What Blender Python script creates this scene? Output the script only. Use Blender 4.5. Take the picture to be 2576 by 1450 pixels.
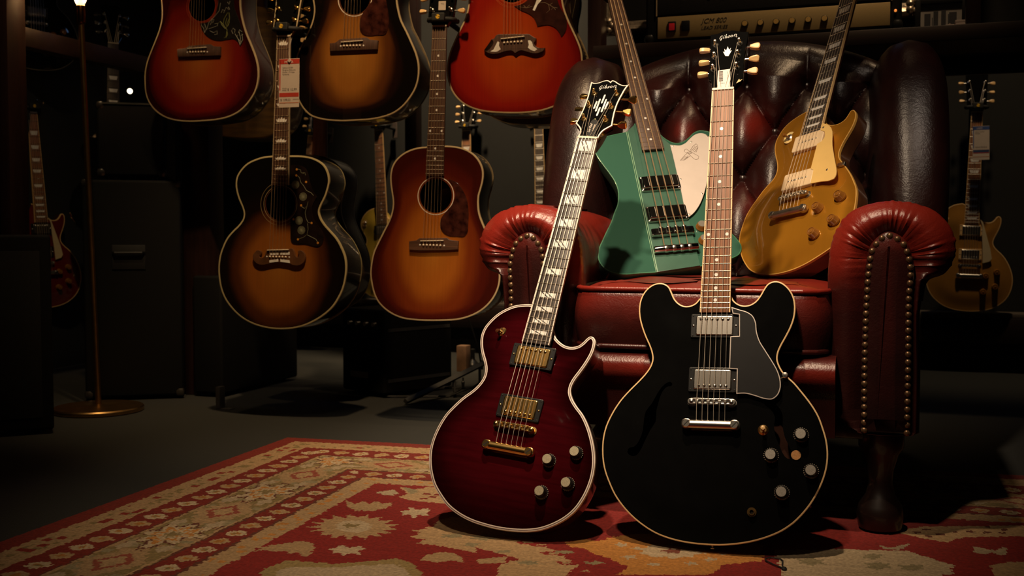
import bpy, math, random
import numpy as np
from mathutils import Vector, Matrix
from mathutils.geometry import delaunay_2d_cdt

for _o in list(bpy.data.objects): bpy.data.objects.remove(_o)
random.seed(7); rng = np.random.default_rng(7)
SC = bpy.context.scene
COL = SC.collection
R = math.radians

# ------------------------------------------------------------------ camera
FPX, CAMZ = 2700.0, 0.572                      # focal length in pixels of the 2576x1450 frame, eye height
PITCH = math.atan(130.0 / FPX)
cam_d = bpy.data.cameras.new('camera'); cam = bpy.data.objects.new('camera', cam_d); COL.objects.link(cam)
cam_d.sensor_fit = 'HORIZONTAL'; cam_d.sensor_width = 36.0; cam_d.lens = 36.0 * FPX / 2576.0
cam.location = (0, 0, CAMZ); cam.rotation_euler = (math.pi / 2 - PITCH, 0, 0)
cam_d.clip_start = 0.05; cam_d.clip_end = 60
cam_d.dof.use_dof = True; cam_d.dof.focus_distance = 2.12; cam_d.dof.aperture_fstop = 7.1
SC.camera = cam

# ------------------------------------------------------------------ world, lights, exposure
SC.view_settings.view_transform = 'Standard'; SC.view_settings.look = 'None'
SC.view_settings.gamma = 1.0; SC.view_settings.use_curve_mapping = False
SC.view_settings.exposure = 0.0
wd = bpy.data.worlds.new('world'); SC.world = wd; wd.use_nodes = True
wd.node_tree.nodes['Background'].inputs[0].default_value = (1.0, 0.8, 0.6, 1); wd.node_tree.nodes['Background'].inputs[1].default_value = 0.0015

def spot(name, loc, tgt, power, size, blend, radius, color):
    l = bpy.data.lights.new(name, 'SPOT'); l.energy = power; l.spot_size = R(size); l.spot_blend = blend
    l.shadow_soft_size = radius; l.color = color
    o = bpy.data.objects.new(name, l); COL.objects.link(o); o.location = loc
    o.rotation_euler = (Vector(tgt) - Vector(loc)).to_track_quat('-Z', 'Y').to_euler()
    return o
WARM = (1.0, 0.74, 0.48)
spot('track_spot_key', (-0.02, 1.55, 3.1), (0.00, 2.14, 0.75), 235, 43, 1.0, 0.035, WARM)
spot('track_spot_front', (-0.45, 0.55, 2.85), (0.19, 2.26, 0.76), 385, 32, 1.0, 0.07, (1.0, 0.76, 0.52))
spot('track_spot_side', (1.05, 0.50, 2.5), (0.98, 2.5, 0.90), 45, 13, 1.0, 0.04, (1.0, 0.80, 0.62))
spot('track_spot_acoustics', (-0.36, 2.10, 3.1), (-0.40, 3.28, 0.74), 215, 44, 0.95, 0.05, (1.0, 0.66, 0.34))
spot('track_spot_display', (1.05, 2.55, 3.1), (0.75, 3.45, 1.15), 80, 52, 0.9, 0.05, (1.0, 0.68, 0.38))
spot('track_spot_wall', (-0.30, 4.55, 3.1), (-0.15, 5.30, 0.7), 380, 60, 0.9, 0.06, (1.0, 0.72, 0.42))
spot('track_spot_wall_right', (1.72, 3.75, 3.1), (1.9, 4.45, 0.7), 75, 42, 0.9, 0.06, (1.0, 0.72, 0.42))
spot('fill_spot_left', (-1.05, 2.5, 3.1), (-1.55, 3.8, 0.7), 52, 50, 0.9, 0.06, (1.0, 0.70, 0.38))  # added fill with no visible source, brightens the left guitar and floor lamp
neon = bpy.data.lights.new('neon_sign_light', 'AREA'); neon.energy = 1.3; neon.size = 0.5; neon.color = (0.25, 0.5, 1.0)
no = bpy.data.objects.new('neon_sign_light', neon); COL.objects.link(no); no.location = (0.9, 4.2, 2.5)
no.rotation_euler = (Vector((0.5, 2.8, 1.0)) - no.location).to_track_quat('-Z', 'Y').to_euler()

# ------------------------------------------------------------------ pixel rays and frames
CAM = Vector((0, 0, CAMZ)); FW = Vector((0, math.cos(PITCH), -math.sin(PITCH))); UP = Vector((0, math.sin(PITCH), math.cos(PITCH)))
def ray(px, py): return Vector(((px - 1288) / FPX, 0, 0)) - UP * ((py - 725) / FPX) + FW
def at(px, py, d): return CAM + ray(px, py) * d
def on_floor(px, py, z=0.0):
    r = ray(px, py); return CAM + r * ((z - CAMZ) / r.z)
def Zm(ox, oy, s, pts): return [(ox + p[0] / s, oy + p[1] / s) + tuple(p[2:]) for p in pts]

class Frame:
    def __init__(s, o, x, y):
        s.o = Vector(o); s.y = Vector(y).normalized(); x = Vector(x); s.x = (x - s.y * x.dot(s.y)).normalized(); s.z = s.x.cross(s.y)
        s.M = Matrix(((s.x.x, s.y.x, s.z.x, s.o.x), (s.x.y, s.y.y, s.z.y, s.o.y), (s.x.z, s.y.z, s.z.z, s.o.z), (0, 0, 0, 1)))
    def P(s, px, py, z=0.0):
        r = ray(px, py); o = s.o + s.z * z; t = (o - CAM).dot(s.z) / r.dot(s.z); q = CAM + r * t - s.o
        return (q.dot(s.x), q.dot(s.y))
    def PP(s, pts, z=0.0): return [s.P(p[0], p[1], z) + tuple(p[2:]) for p in pts]
def normal_axes(lean, yaw):
    n = Vector((-math.sin(yaw) * math.cos(lean), -math.cos(yaw) * math.cos(lean), math.sin(lean)))
    y0 = (Vector((0, 0, 1)) - n * n.z).normalized(); return y0.cross(n), y0, n
def pose_frame(lean, yaw, roll, pos):
    x0, y0, n = normal_axes(R(lean), R(yaw)); c, s = math.cos(R(roll)), math.sin(R(roll))
    y = y0 * c + x0 * s; return Frame(pos, y.cross(n), y)
def neck_frame(lean, yaw, a, d, b):           # origin at pixel a and depth d, y axis towards pixel b
    x0, y0, n = normal_axes(R(lean), R(yaw)); o = at(a[0], a[1], d); r = ray(*b); q = CAM + r * ((o - CAM).dot(n) / r.dot(n))
    y = (q - o).normalized(); return Frame(o, y.cross(n), y)

# ------------------------------------------------------------------ materials
MATS = {}
def _nt(name):
    m = bpy.data.materials.new(name); m.use_nodes = True; nt = m.node_tree; return m, nt, nt.nodes['Principled BSDF']
def mat(name, col, rough=0.5, metal=0.0, coat=0.0, var=0.15, scale=30.0, bump=0.0, bscale=200.0, spec=0.5, emit=None, es=0, trans=0.0, stretch=None, coat_rough=0.05, sheen=0.0):
    if name in MATS: return MATS[name]
    m, nt, b = _nt(name); N = nt.nodes; L = nt.links
    tc = N.new('ShaderNodeTexCoord'); no = N.new('ShaderNodeTexNoise'); no.inputs['Scale'].default_value = scale; no.inputs['Detail'].default_value = 4
    src = tc.outputs['Object']
    if stretch:
        mp = N.new('ShaderNodeMapping'); mp.inputs['Scale'].default_value = stretch; L.new(src, mp.inputs[0]); src = mp.outputs[0]
    L.new(src, no.inputs['Vector'])
    rp = N.new('ShaderNodeValToRGB'); c = np.array(col)
    rp.color_ramp.elements[0].position = .3; rp.color_ramp.elements[1].position = .7
    rp.color_ramp.elements[0].color = tuple(c * (1 - var)) + (1,); rp.color_ramp.elements[1].color = tuple(np.minimum(c * (1 + var), 1)) + (1,)
    L.new(no.outputs['Fac'], rp.inputs[0]); L.new(rp.outputs[0], b.inputs['Base Color'])
    b.inputs['Roughness'].default_value = rough; b.inputs['Metallic'].default_value = metal
    b.inputs['Coat Weight'].default_value = coat; b.inputs['Coat Roughness'].default_value = coat_rough; b.inputs['Specular IOR Level'].default_value = spec
    b.inputs['Transmission Weight'].default_value = trans; b.inputs['Sheen Weight'].default_value = sheen
    if emit: b.inputs['Emission Color'].default_value = tuple(emit) + (1,); b.inputs['Emission Strength'].default_value = es
    if bump:
        n2 = N.new('ShaderNodeTexNoise'); n2.inputs['Scale'].default_value = bscale; n2.inputs['Detail'].default_value = 5; L.new(src, n2.inputs['Vector'])
        bp = N.new('ShaderNodeBump'); bp.inputs['Strength'].default_value = bump; bp.inputs['Distance'].default_value = 0.002
        L.new(n2.outputs['Fac'], bp.inputs['Height']); L.new(bp.outputs[0], b.inputs['Normal'])
    MATS[name] = m; return m
def burst(name, stops, rough=0.6, coat=1.0, grain=0.25, coat_rough=0.02):   # lacquered wood whose colour follows the attribute "burst"
    if name in MATS: return MATS[name]
    m, nt, b = _nt(name); N = nt.nodes; L = nt.links
    at_ = N.new('ShaderNodeAttribute'); at_.attribute_name = 'burst'
    tc = N.new('ShaderNodeTexCoord'); mp = N.new('ShaderNodeMapping'); mp.inputs['Scale'].default_value = (220, 6, 6); L.new(tc.outputs['Object'], mp.inputs[0])
    no = N.new('ShaderNodeTexNoise'); no.inputs['Scale'].default_value = 1.0; no.inputs['Detail'].default_value = 4; L.new(mp.outputs[0], no.inputs['Vector'])
    n3 = N.new('ShaderNodeTexNoise'); n3.inputs['Scale'].default_value = 9.0; L.new(tc.outputs['Object'], n3.inputs['Vector'])
    ma = N.new('ShaderNodeMath'); ma.operation = 'MULTIPLY_ADD'; ma.inputs[1].default_value = 0.10; L.new(n3.outputs['Fac'], ma.inputs[0]); L.new(at_.outputs['Fac'], ma.inputs[2])
    sb = N.new('ShaderNodeMath'); sb.operation = 'SUBTRACT'; sb.inputs[1].default_value = 0.05; L.new(ma.outputs[0], sb.inputs[0])
    rp = N.new('ShaderNodeValToRGB'); cr = rp.color_ramp; cr.interpolation = 'EASE'
    while len(cr.elements) < len(stops): cr.elements.new(0.5)
    for e, (p, c) in zip(cr.elements, stops): e.position = p; e.color = tuple(c) + (1,)
    L.new(sb.outputs[0], rp.inputs[0])
    mx = N.new('ShaderNodeMix'); mx.data_type = 'RGBA'; mx.blend_type = 'MULTIPLY'; mx.inputs[0].default_value = grain
    L.new(rp.outputs[0], mx.inputs[6]); L.new(no.outputs['Fac'], mx.inputs[7]); L.new(mx.outputs[2], b.inputs['Base Color'])
    b.inputs['Roughness'].default_value = rough; b.inputs['Coat Weight'].default_value = coat; b.inputs['Coat Roughness'].default_value = coat_rough; b.inputs['Specular IOR Level'].default_value = .0
    MATS[name] = m; return m
def leather(name='oxblood_leather'):
    m, nt, b = _nt(name); N = nt.nodes; L = nt.links
    tc = N.new('ShaderNodeTexCoord'); at_ = N.new('ShaderNodeAttribute'); at_.attribute_name = 'wear_and_light'  # redness of rubbed leather, plus lit patches of the back put into the colour
    n1 = N.new('ShaderNodeTexNoise'); n1.inputs['Scale'].default_value = 7; n1.inputs['Detail'].default_value = 6; L.new(tc.outputs['Object'], n1.inputs['Vector'])
    ma = N.new('ShaderNodeMath'); ma.operation = 'MULTIPLY_ADD'; ma.inputs[1].default_value = 0.5; L.new(n1.outputs['Fac'], ma.inputs[0]); L.new(at_.outputs['Fac'], ma.inputs[2])
    rp = N.new('ShaderNodeValToRGB'); cr = rp.color_ramp; cr.elements.new(.5)
    for e, (p, c) in zip(cr.elements, [(.22, (.014, .0050, .0045)), (.58, (.050, .0075, .006)), (1.0, (.24, .019, .011))]): e.position = min(p, 1); e.color = c + (1,)
    L.new(ma.outputs[0], rp.inputs[0]); L.new(rp.outputs[0], b.inputs['Base Color'])
    b.inputs['Roughness'].default_value = 0.36; b.inputs['Specular IOR Level'].default_value = 0.55
    n2 = N.new('ShaderNodeTexNoise'); n2.inputs['Scale'].default_value = 320; n2.inputs['Detail'].default_value = 3; L.new(tc.outputs['Object'], n2.inputs['Vector'])
    n3 = N.new('ShaderNodeTexNoise'); n3.inputs['Scale'].default_value = 55; n3.inputs['Detail'].default_value = 6; n3.inputs['Distortion'].default_value = 1.2; L.new(tc.outputs['Object'], n3.inputs['Vector'])
    ad = N.new('ShaderNodeMath'); ad.operation = 'MULTIPLY_ADD'; ad.inputs[1].default_value = 1.6; L.new(n3.outputs['Fac'], ad.inputs[0]); L.new(n2.outputs['Fac'], ad.inputs[2])
    bp = N.new('ShaderNodeBump'); bp.inputs['Strength'].default_value = 0.28; bp.inputs['Distance'].default_value = 0.0016
    L.new(ad.outputs[0], bp.inputs['Height']); L.new(bp.outputs[0], b.inputs['Normal'])
    rr = N.new('ShaderNodeMapRange'); rr.inputs[3].default_value = .24; rr.inputs[4].default_value = .40; L.new(n1.outputs['Fac'], rr.inputs[0]); L.new(rr.outputs[0], b.inputs['Roughness'])
    MATS[name] = m; return m
def facecol(name, rough=0.95, attr='pattern', bump=.5, bscale=500):
    m, nt, b = _nt(name); N = nt.nodes; L = nt.links
    a = N.new('ShaderNodeAttribute'); a.attribute_name = attr; tc = N.new('ShaderNodeTexCoord')
    n = N.new('ShaderNodeTexNoise'); n.inputs['Scale'].default_value = 160; n.inputs['Detail'].default_value = 4; L.new(tc.outputs['Object'], n.inputs['Vector'])
    r = N.new('ShaderNodeMapRange'); r.inputs[1].default_value = .3; r.inputs[2].default_value = .7; r.inputs[3].default_value = .68; r.inputs[4].default_value = 1.12; L.new(n.outputs['Fac'], r.inputs[0])
    mx = N.new('ShaderNodeMix'); mx.data_type = 'RGBA'; mx.blend_type = 'MULTIPLY'; mx.inputs[0].default_value = 1
    L.new(a.outputs['Color'], mx.inputs[6]); L.new(r.outputs[0], mx.inputs[7]); L.new(mx.outputs[2], b.inputs['Base Color'])
    b.inputs['Roughness'].default_value = rough; b.inputs['Sheen Weight'].default_value = .15; b.inputs['Specular IOR Level'].default_value = .1
    bp = N.new('ShaderNodeBump'); bp.inputs['Strength'].default_value = bump; bp.inputs['Distance'].default_value = .003; L.new(n.outputs['Fac'], bp.inputs['Height']); L.new(bp.outputs[0], b.inputs['Normal'])
    MATS[name] = m; return m

GOLD = mat('gold_plate', (.95, .62, .22), .22, 1, var=.05); NICKEL = mat('nickel', (.74, .70, .64), .26, 1, var=.06)
AGED = mat('aged_nickel', (.52, .46, .38), .36, 1, var=.2); CHROME = mat('dark_chrome', (.55, .53, .5), .1, 1, var=.05)
BRASS = mat('antique_brass', (.20, .115, .06), .34, .65, var=.3); LAMPB = mat('lamp_brass', (.55, .33, .12), .3, 1, var=.15)
BLACKP = mat('black_plastic', (.012, .012, .012), .3, var=.1); BLACKM = mat('matte_black', (.008, .008, .008), .7, var=.2)
CREAM = mat('cream_plastic', (.78, .50, .22), .35, var=.05); IVORY = mat('ivory_plastic', (.80, .68, .52), .4, var=.05)
WHITEB = mat('white_binding', (.82, .72, .62), .35, var=.04); YBIND = mat('aged_binding', (.80, .55, .27), .4, var=.06)
PEARL = mat('pearl', (.90, .85, .80), .25, 0, .6, var=.2, scale=60); STRING = mat('string_steel', (.88, .76, .62), .38, .8, var=.05)
BRONZE = mat('string_bronze', (.85, .60, .36), .38, .8, var=.05); FRETM = mat('fret_wire', (.80, .72, .6), .25, 1, var=.05)
EBONY = mat('ebony', (.055, .042, .036), .45, var=.35, scale=1, stretch=(260, 5, 5)); ROSE = mat('rosewood', (.24, .092, .038), .5, var=.6, scale=1, stretch=(330, 7, 7))
ROSED = mat('dark_rosewood', (.075, .034, .020), .5, var=.5, scale=1, stretch=(300, 7, 7)); MAHOG = mat('mahogany_neck', (.11, .035, .018), .35, 0, .5, var=.3, scale=1, stretch=(90, 6, 6))
BLACKL = mat('black_lacquer', (.004, .004, .004), .4, 0, 1, var=.1, spec=.0, coat_rough=.03); TORT = mat('tortoise_shell', (.045, .012, .008), .12, var=.7, scale=45)
CAPM = mat('spun_cap', (.60, .56, .50), .34, .55, var=.25, scale=900); CAPG = mat('spun_brass_cap', (.75, .48, .16), .36, .2, var=.25, scale=900)
AMBER = mat('amber_knob', (.26, .105, .018), .2, 0, .8, var=.15); REDFELT = mat('hole_inside', (.05, .018, .008), .6, var=.3)

# ------------------------------------------------------------------ mesh helpers
def smooth(pts, k=6, closed=True):
    n = len(pts); P = [Vector(p[:2]) for p in pts]; crn = [len(p) > 2 for p in pts]; out = []
    T = []
    for i in range(n):
        if crn[i]: T.append(Vector((0, 0))); continue
        if not closed and i in (0, n - 1): T.append(Vector((0, 0))); continue
        a, b, c = P[i - 1], P[i], P[(i + 1) % n]; la, lb = (b - a).length + 1e-9, (c - b).length + 1e-9
        T.append((((b - a) / la) * lb + ((c - b) / lb) * la) / (la + lb))      # unit-speed tangent
    for i in range(n if closed else n - 1):
        a, b = P[i], P[(i + 1) % n]; L = (b - a).length
        for j in range(k):
            t = j / k; t2, t3 = t * t, t * t * t
            q = a * (2 * t3 - 3 * t2 + 1) + T[i] * L * (t3 - 2 * t2 + t) + b * (-2 * t3 + 3 * t2) + T[(i + 1) % n] * L * (t3 - t2)
            out.append((q.x, q.y))
    if not closed: out.append(tuple(P[-1]))
    return out
def area(o): return sum(o[i - 1][0] * o[i][1] - o[i][0] * o[i - 1][1] for i in range(len(o))) / 2
def ccw(o): return o if area(o) > 0 else o[::-1]
def inset(o, d):
    A = np.array(o); e = np.roll(A, -1, 0) - A; e /= np.linalg.norm(e, axis=1)[:, None] + 1e-12
    nrm = np.stack([-e[:, 1], e[:, 0]], 1); m = nrm + np.roll(nrm, 1, 0); L = np.linalg.norm(m, axis=1)[:, None]; m /= np.maximum(L, 1e-6)
    c = np.maximum((m * nrm).sum(1), .45)[:, None]
    return [tuple(p) for p in A + m * d / c]
def shade(me, ang):
    me.shade_smooth(); me.set_sharp_from_angle(angle=R(ang))
    big = [p for p in me.polygons if p.loop_total > 8]
    if big:                                                # flat caps keep a crisp rim
        at_ = me.attributes.get('sharp_edge') or me.attributes.new('sharp_edge', 'BOOLEAN', 'EDGE')
        for p in big:
            for li in p.loop_indices: at_.data[me.loops[li].edge_index].value = True
def mk(name, V, Fc, mat_=None, parent=None, sm=True, ang=38, M=None, attrs=None):
    me = bpy.data.meshes.new(name)
    if M is not None: V = [M @ Vector(v) for v in V]
    me.from_pydata([tuple(v) for v in V], [], Fc); me.update()
    if attrs:
        for k, (dom, val) in attrs.items():
            if np.ndim(val) == 1: a = me.attributes.new(k, 'FLOAT', dom); a.data.foreach_set('value', np.asarray(val, dtype=np.float32))
            else:
                a = me.attributes.new(k, 'FLOAT_COLOR', dom); v = np.ones((len(val), 4), np.float32); v[:, :3] = val; a.data.foreach_set('color', v.ravel())
    if sm: shade(me, ang)
    return ob(name, me, mat_, parent)
def ob(name, me, mat_=None, parent=None, loc=None, rot=None, scale=None):
    o = bpy.data.objects.new(name, me); COL.objects.link(o)
    if mat_ and me is not None and not me.materials: me.materials.append(mat_)
    if parent: o.parent = parent
    if loc is not None: o.location = loc
    if rot is not None:
        if isinstance(rot, Matrix): o.rotation_euler = rot.to_euler()
        else: o.rotation_euler = rot
    if scale is not None: o.scale = scale
    return o
CACHE = {}
def inst(key, build, mat_, name, parent, loc=(0, 0, 0), rot=None, scale=None):
    k = (key, mat_.name)
    if k not in CACHE:
        V, Fc = build(); me = bpy.data.meshes.new(key); me.from_pydata([tuple(v) for v in V], [], Fc); me.update(); shade(me, 38); me.materials.append(mat_); CACHE[k] = me
    return ob(name, CACHE[k], None, parent, loc, rot, scale)
def tag(o, label, cat, group=None, kind=None):
    o['label'] = label; o['category'] = cat
    if group: o['group'] = group
    if kind: o['kind'] = kind
    return o
def thing(name, label, cat, M=None, group=None):
    o = bpy.data.objects.new(name, None); COL.objects.link(o); o.empty_display_size = .05
    if M is not None: o.matrix_world = M
    return tag(o, label, cat, group)
def struct(o, label=None):
    o['kind'] = 'structure'
    if label: o['label'] = label
    return o
def loft(rings, cap0=True, cap1=True, closed=True):
    n = len(rings[0]); V = [p for r in rings for p in r]; Fc = []
    for i in range(len(rings) - 1):
        for j in range(n if closed else n - 1):
            a, b = i * n + j, i * n + (j + 1) % n; Fc.append((a, b, b + n, a + n))
    if cap0: Fc.append(tuple(range(n))[::-1])
    if cap1: Fc.append(tuple(range((len(rings) - 1) * n, len(rings) * n)))
    return V, Fc
def prism(o, z0, z1, bev=0.0, steps=2):                # outline extruded from z0 up to z1, the upper edge rounded
    o = ccw([p[:2] for p in o]); rings = [[(x, y, z0) for x, y in o]]
    if bev:
        for s in range(steps + 1):
            t = s / steps * math.pi / 2; q = inset(o, bev * (1 - math.cos(t))); rings.append([(x, y, z1 - bev + bev * math.sin(t)) for x, y in q])
    else: rings.append([(x, y, z1) for x, y in o])
    return loft(rings)
def lathe(prof, seg=24):
    rings = [[(max(r, 1e-5) * math.cos(2 * math.pi * j / seg), max(r, 1e-5) * math.sin(2 * math.pi * j / seg), z) for j in range(seg)] for r, z in prof]
    return loft(rings)
def tube(pts, r, seg=6, closed=False, taper=None):
    P = [Vector(p) for p in pts]; rings = []; n = len(P); up = Vector((0, 0, 1))
    for i in range(n):
        if closed: t = P[(i + 1) % n] - P[i - 1]
        else: t = P[min(i + 1, n - 1)] - P[max(i - 1, 0)]
        t.normalize(); a = t.cross(up)
        if a.length < .05: a = t.cross(Vector((1, 0, 0)))
        a.normalize(); b = t.cross(a); rr = r if taper is None else taper[i]
        rings.append([tuple(P[i] + (a * math.cos(2 * math.pi * j / seg) + b * math.sin(2 * math.pi * j / seg)) * rr) for j in range(seg)])
    if closed: rings.append(rings[0])
    return loft(rings, not closed, not closed)
def box(sx, sy, sz, bev=0.0, c=(0, 0, 0), seg=2):      # rounded box, centred at c
    if bev <= 0:
        V = [(c[0] + x * sx / 2, c[1] + y * sy / 2, c[2] + z * sz / 2) for x in (-1, 1) for y in (-1, 1) for z in (-1, 1)]
        return V, [(0, 1, 3, 2), (4, 6, 7, 5), (0, 4, 5, 1), (2, 3, 7, 6), (0, 2, 6, 4), (1, 5, 7, 3)]
    o = rrect(sx, sy, bev, seg); rings = []
    for s in range(seg + 1):
        t = s / seg * math.pi / 2; q = inset(o, bev * (1 - math.sin(t))); rings.append([(x + c[0], y + c[1], c[2] - sz / 2 + bev * (1 - math.cos(t))) for x, y in q])
    for s in range(seg + 1):
        t = s / seg * math.pi / 2; q = inset(o, bev * (1 - math.cos(t))); rings.append([(x + c[0], y + c[1], c[2] + sz / 2 - bev + bev * math.sin(t)) for x, y in q])
    return loft(rings)
def rrect(w, h, r, seg=3):
    r = min(r, w / 2 - 1e-5, h / 2 - 1e-5); o = []
    for cx, cy, a0 in ((w / 2 - r, -h / 2 + r, -90), (w / 2 - r, h / 2 - r, 0), (-w / 2 + r, h / 2 - r, 90), (-w / 2 + r, -h / 2 + r, 180)):
        for s in range(seg + 1): a = R(a0 + 90 * s / seg); o.append((cx + r * math.cos(a), cy + r * math.sin(a)))
    return o
def circle(cx, cy, r, n=32, ry=None): return [(cx + r * math.cos(2 * math.pi * i / n), cy + (ry or r) * math.sin(2 * math.pi * i / n)) for i in range(n)]
def join(*parts):
    V, Fc = [], []
    for v, f in parts:
        n = len(V); V += list(v); Fc += [tuple(i + n for i in q) for q in f]
    return V, Fc
def shift(vf, d): return [(v[0] + d[0], v[1] + d[1], v[2] + d[2]) for v in vf[0]], vf[1]
def xf(vf, M): return [tuple(M @ Vector(v)) for v in vf[0]], vf[1]
def pip(P, o):
    o = np.array(o); x, y = P[:, 0], P[:, 1]; ins = np.zeros(len(P), bool); j = len(o) - 1
    for i in range(len(o)):
        xi, yi = o[i]; xj, yj = o[j]
        c = ((yi > y) != (yj > y)) & (x < (xj - xi) * (y - yi) / (yj - yi + 1e-15) + xi); ins ^= c; j = i
    return ins
def edist(P, o):
    A = np.array(o); B = np.roll(A, -1, 0); d = np.full(len(P), 1e9)
    for a, b in zip(A, B):
        ab = b - a; t = np.clip(((P - a) @ ab) / (ab @ ab + 1e-15), 0, 1); d = np.minimum(d, np.linalg.norm(P - a - t[:, None] * ab, axis=1))
    return d
def fill(o, holes=(), step=.008):                      # triangulated sheet inside o, minus holes; returns xy, faces, edge distance
    o = ccw(o); pts = [Vector(p) for p in o]; edges = [(i, (i + 1) % len(o)) for i in range(len(o))]
    for h in holes:
        n = len(pts); pts += [Vector(p) for p in h]; edges += [(n + i, n + (i + 1) % len(h)) for i in range(len(h))]
    A = np.array(o); x0, y0 = A.min(0); x1, y1 = A.max(0)
    gx = np.arange(x0, x1, step); gy = np.arange(y0, y1, step * .87); G = np.array([(x + (step / 2 if j % 2 else 0), y) for j, y in enumerate(gy) for x in gx])
    k = pip(G, o) & (edist(G, o) > step * .45)
    for h in holes: k &= ~pip(G, h) & (edist(G, h) > step * .4)
    pts += [Vector(p) for p in G[k]]
    r = delaunay_2d_cdt(pts, edges, [], 0, 1e-7); V = np.array([(v.x, v.y) for v in r[0]]); T = [tuple(f) for f in r[2]]
    C = np.array([V[list(f)].mean(0) for f in T]); k = pip(C, o)
    for h in holes: k &= ~pip(C, h)
    return V, [T[i] for i in range(len(T)) if k[i]], edist(V, o)
def text(name, s, size, mat_, parent, M, shear=0.0, align='LEFT', ext=.0002):
    cu = bpy.data.curves.new(name, 'FONT'); cu.body = s; cu.size = size; cu.shear = shear; cu.align_x = align; cu.extrude = ext; cu.resolution_u = 3
    o = bpy.data.objects.new('t', cu); COL.objects.link(o); dg = bpy.context.evaluated_depsgraph_get()
    me = bpy.data.meshes.new_from_object(o.evaluated_get(dg)); bpy.data.objects.remove(o)
    me.name = name; me.materials.clear(); me.materials.append(mat_); me.transform(M)
    return ob(name, me, None, parent)
# ------------------------------------------------------------------ instrument builders
def fretpos(L, n): return L * (1 - 2 ** (-n / 12))
def ring(r0, r1, z0, z1, seg=48, cx=0, cy=0):
    a = lambda r, z: [(cx + r * math.cos(2 * math.pi * j / seg), cy + r * math.sin(2 * math.pi * j / seg), z) for j in range(seg)]
    return loft([a(r0, z0), a(r1, z0), a(r1, z1), a(r0, z1), a(r0, z0)], False, False)
GIBSON = [[(.15, .60), (.08, .68), (.03, .55), (0, .30), (.03, .12), (.09, .14), (.13, .34), (.08, .34)], [(.12, .30), (.09, .0), (.05, -.12)], [(.21, .46), (.19, .15), (.23, .13)], [(.22, .63), (.225, .66)],
          [(.33, .78), (.28, .14), (.34, .13), (.39, .28), (.37, .42), (.31, .40)], [(.53, .43), (.47, .43), (.45, .33), (.51, .27), (.49, .14), (.42, .14)], [(.60, .43), (.56, .28), (.59, .14), (.65, .15), (.68, .30), (.65, .43), (.60, .43)],
          [(.75, .14), (.77, .44), (.83, .46), (.88, .40), (.86, .12), (.88, -.06), (.93, .02)]]
def strokes(lines, r, fn, seg=5):
    return join(*[tube([fn(*p) for p in l], r, seg) for l in lines])
POST = lambda: lathe([(.0068, 0), (.0068, .0012), (.0052, .003), (.0032, .0034), (.0032, .0075), (.0024, .009), (.0024, .0105), (.0031, .0118), (.0031, .0150), (.002, .0165), (0, .0168)], 16)
def BUTTON():
    o = [(0, -.0028), (.003, -.0045), (.0095, -.0078), (.0165, -.0086), (.019, -.006), (.019, .006), (.0165, .0086), (.0095, .0078), (.003, .0045), (0, .0028)]
    return shift(prism(o, 0, .0072, .0018), (0, 0, -.0036))
def TULIP():
    o = [(0, -.003), (.004, -.0048), (.010, -.0066), (.0155, -.0074), (.0195, -.0066), (.0215, -.003), (.0215, .003), (.0195, .0066), (.0155, .0074), (.010, .0066), (.004, .0048), (0, .003)]
    return shift(prism(o, 0, .0085, .0026), (0, 0, -.00425))
SHAFT = lambda: xf(lathe([(.0021, 0), (.0021, 1)], 8), Matrix.Rotation(R(90), 4, 'Y'))
FRET = lambda: join(([(-.5, -1, 0), (-.5, -.75, .6), (-.5, 0, 1), (-.5, .75, .6), (-.5, 1, 0), (.5, -1, 0), (.5, -.75, .6), (.5, 0, 1), (.5, .75, .6), (.5, 1, 0)],
                     [(0, 1, 6, 5), (1, 2, 7, 6), (2, 3, 8, 7), (3, 4, 9, 8), (4, 3, 2, 1, 0), (5, 6, 7, 8, 9)]))
DOT = lambda: lathe([(.0033, 0), (.0033, .0003), (0, .00031)], 18)
PIN = lambda: lathe([(.0028, 0), (.0028, .0012), (.0033, .0016), (.0031, .003), (.0018, .0042), (0, .0046)], 14)
SCREW = lambda: lathe([(.0032, 0), (.0030, .0010), (.0018, .0018), (0, .0021)], 12)
KNOB = lambda: lathe([(.0132, 0), (.0132, .0022), (.0112, .0042), (.0100, .0160), (.0092, .0172), (0, .0172)], 28)
KCAP = lambda: lathe([(.0088, .0165), (.0088, .0184), (.00001, .0184)], 28)
def KTICK():
    ps = []
    for i in range(22):
        a = 2 * math.pi * i / 22; M = Matrix.Rotation(a, 4, 'Z') @ Matrix.Translation((.0126, 0, .0026)); ps.append(xf(box(.0016, .0007, .0008), M))
    return join(*ps)
SPEED = lambda: lathe([(.0130, 0), (.0130, .0040), (.0118, .0055), (.0105, .0150), (.0098, .0162), (.0082, .0162), (.0078, .0150), (.0055, .0150), (.0052, .0164), (.0030, .0172), (0, .0174)], 30)

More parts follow.
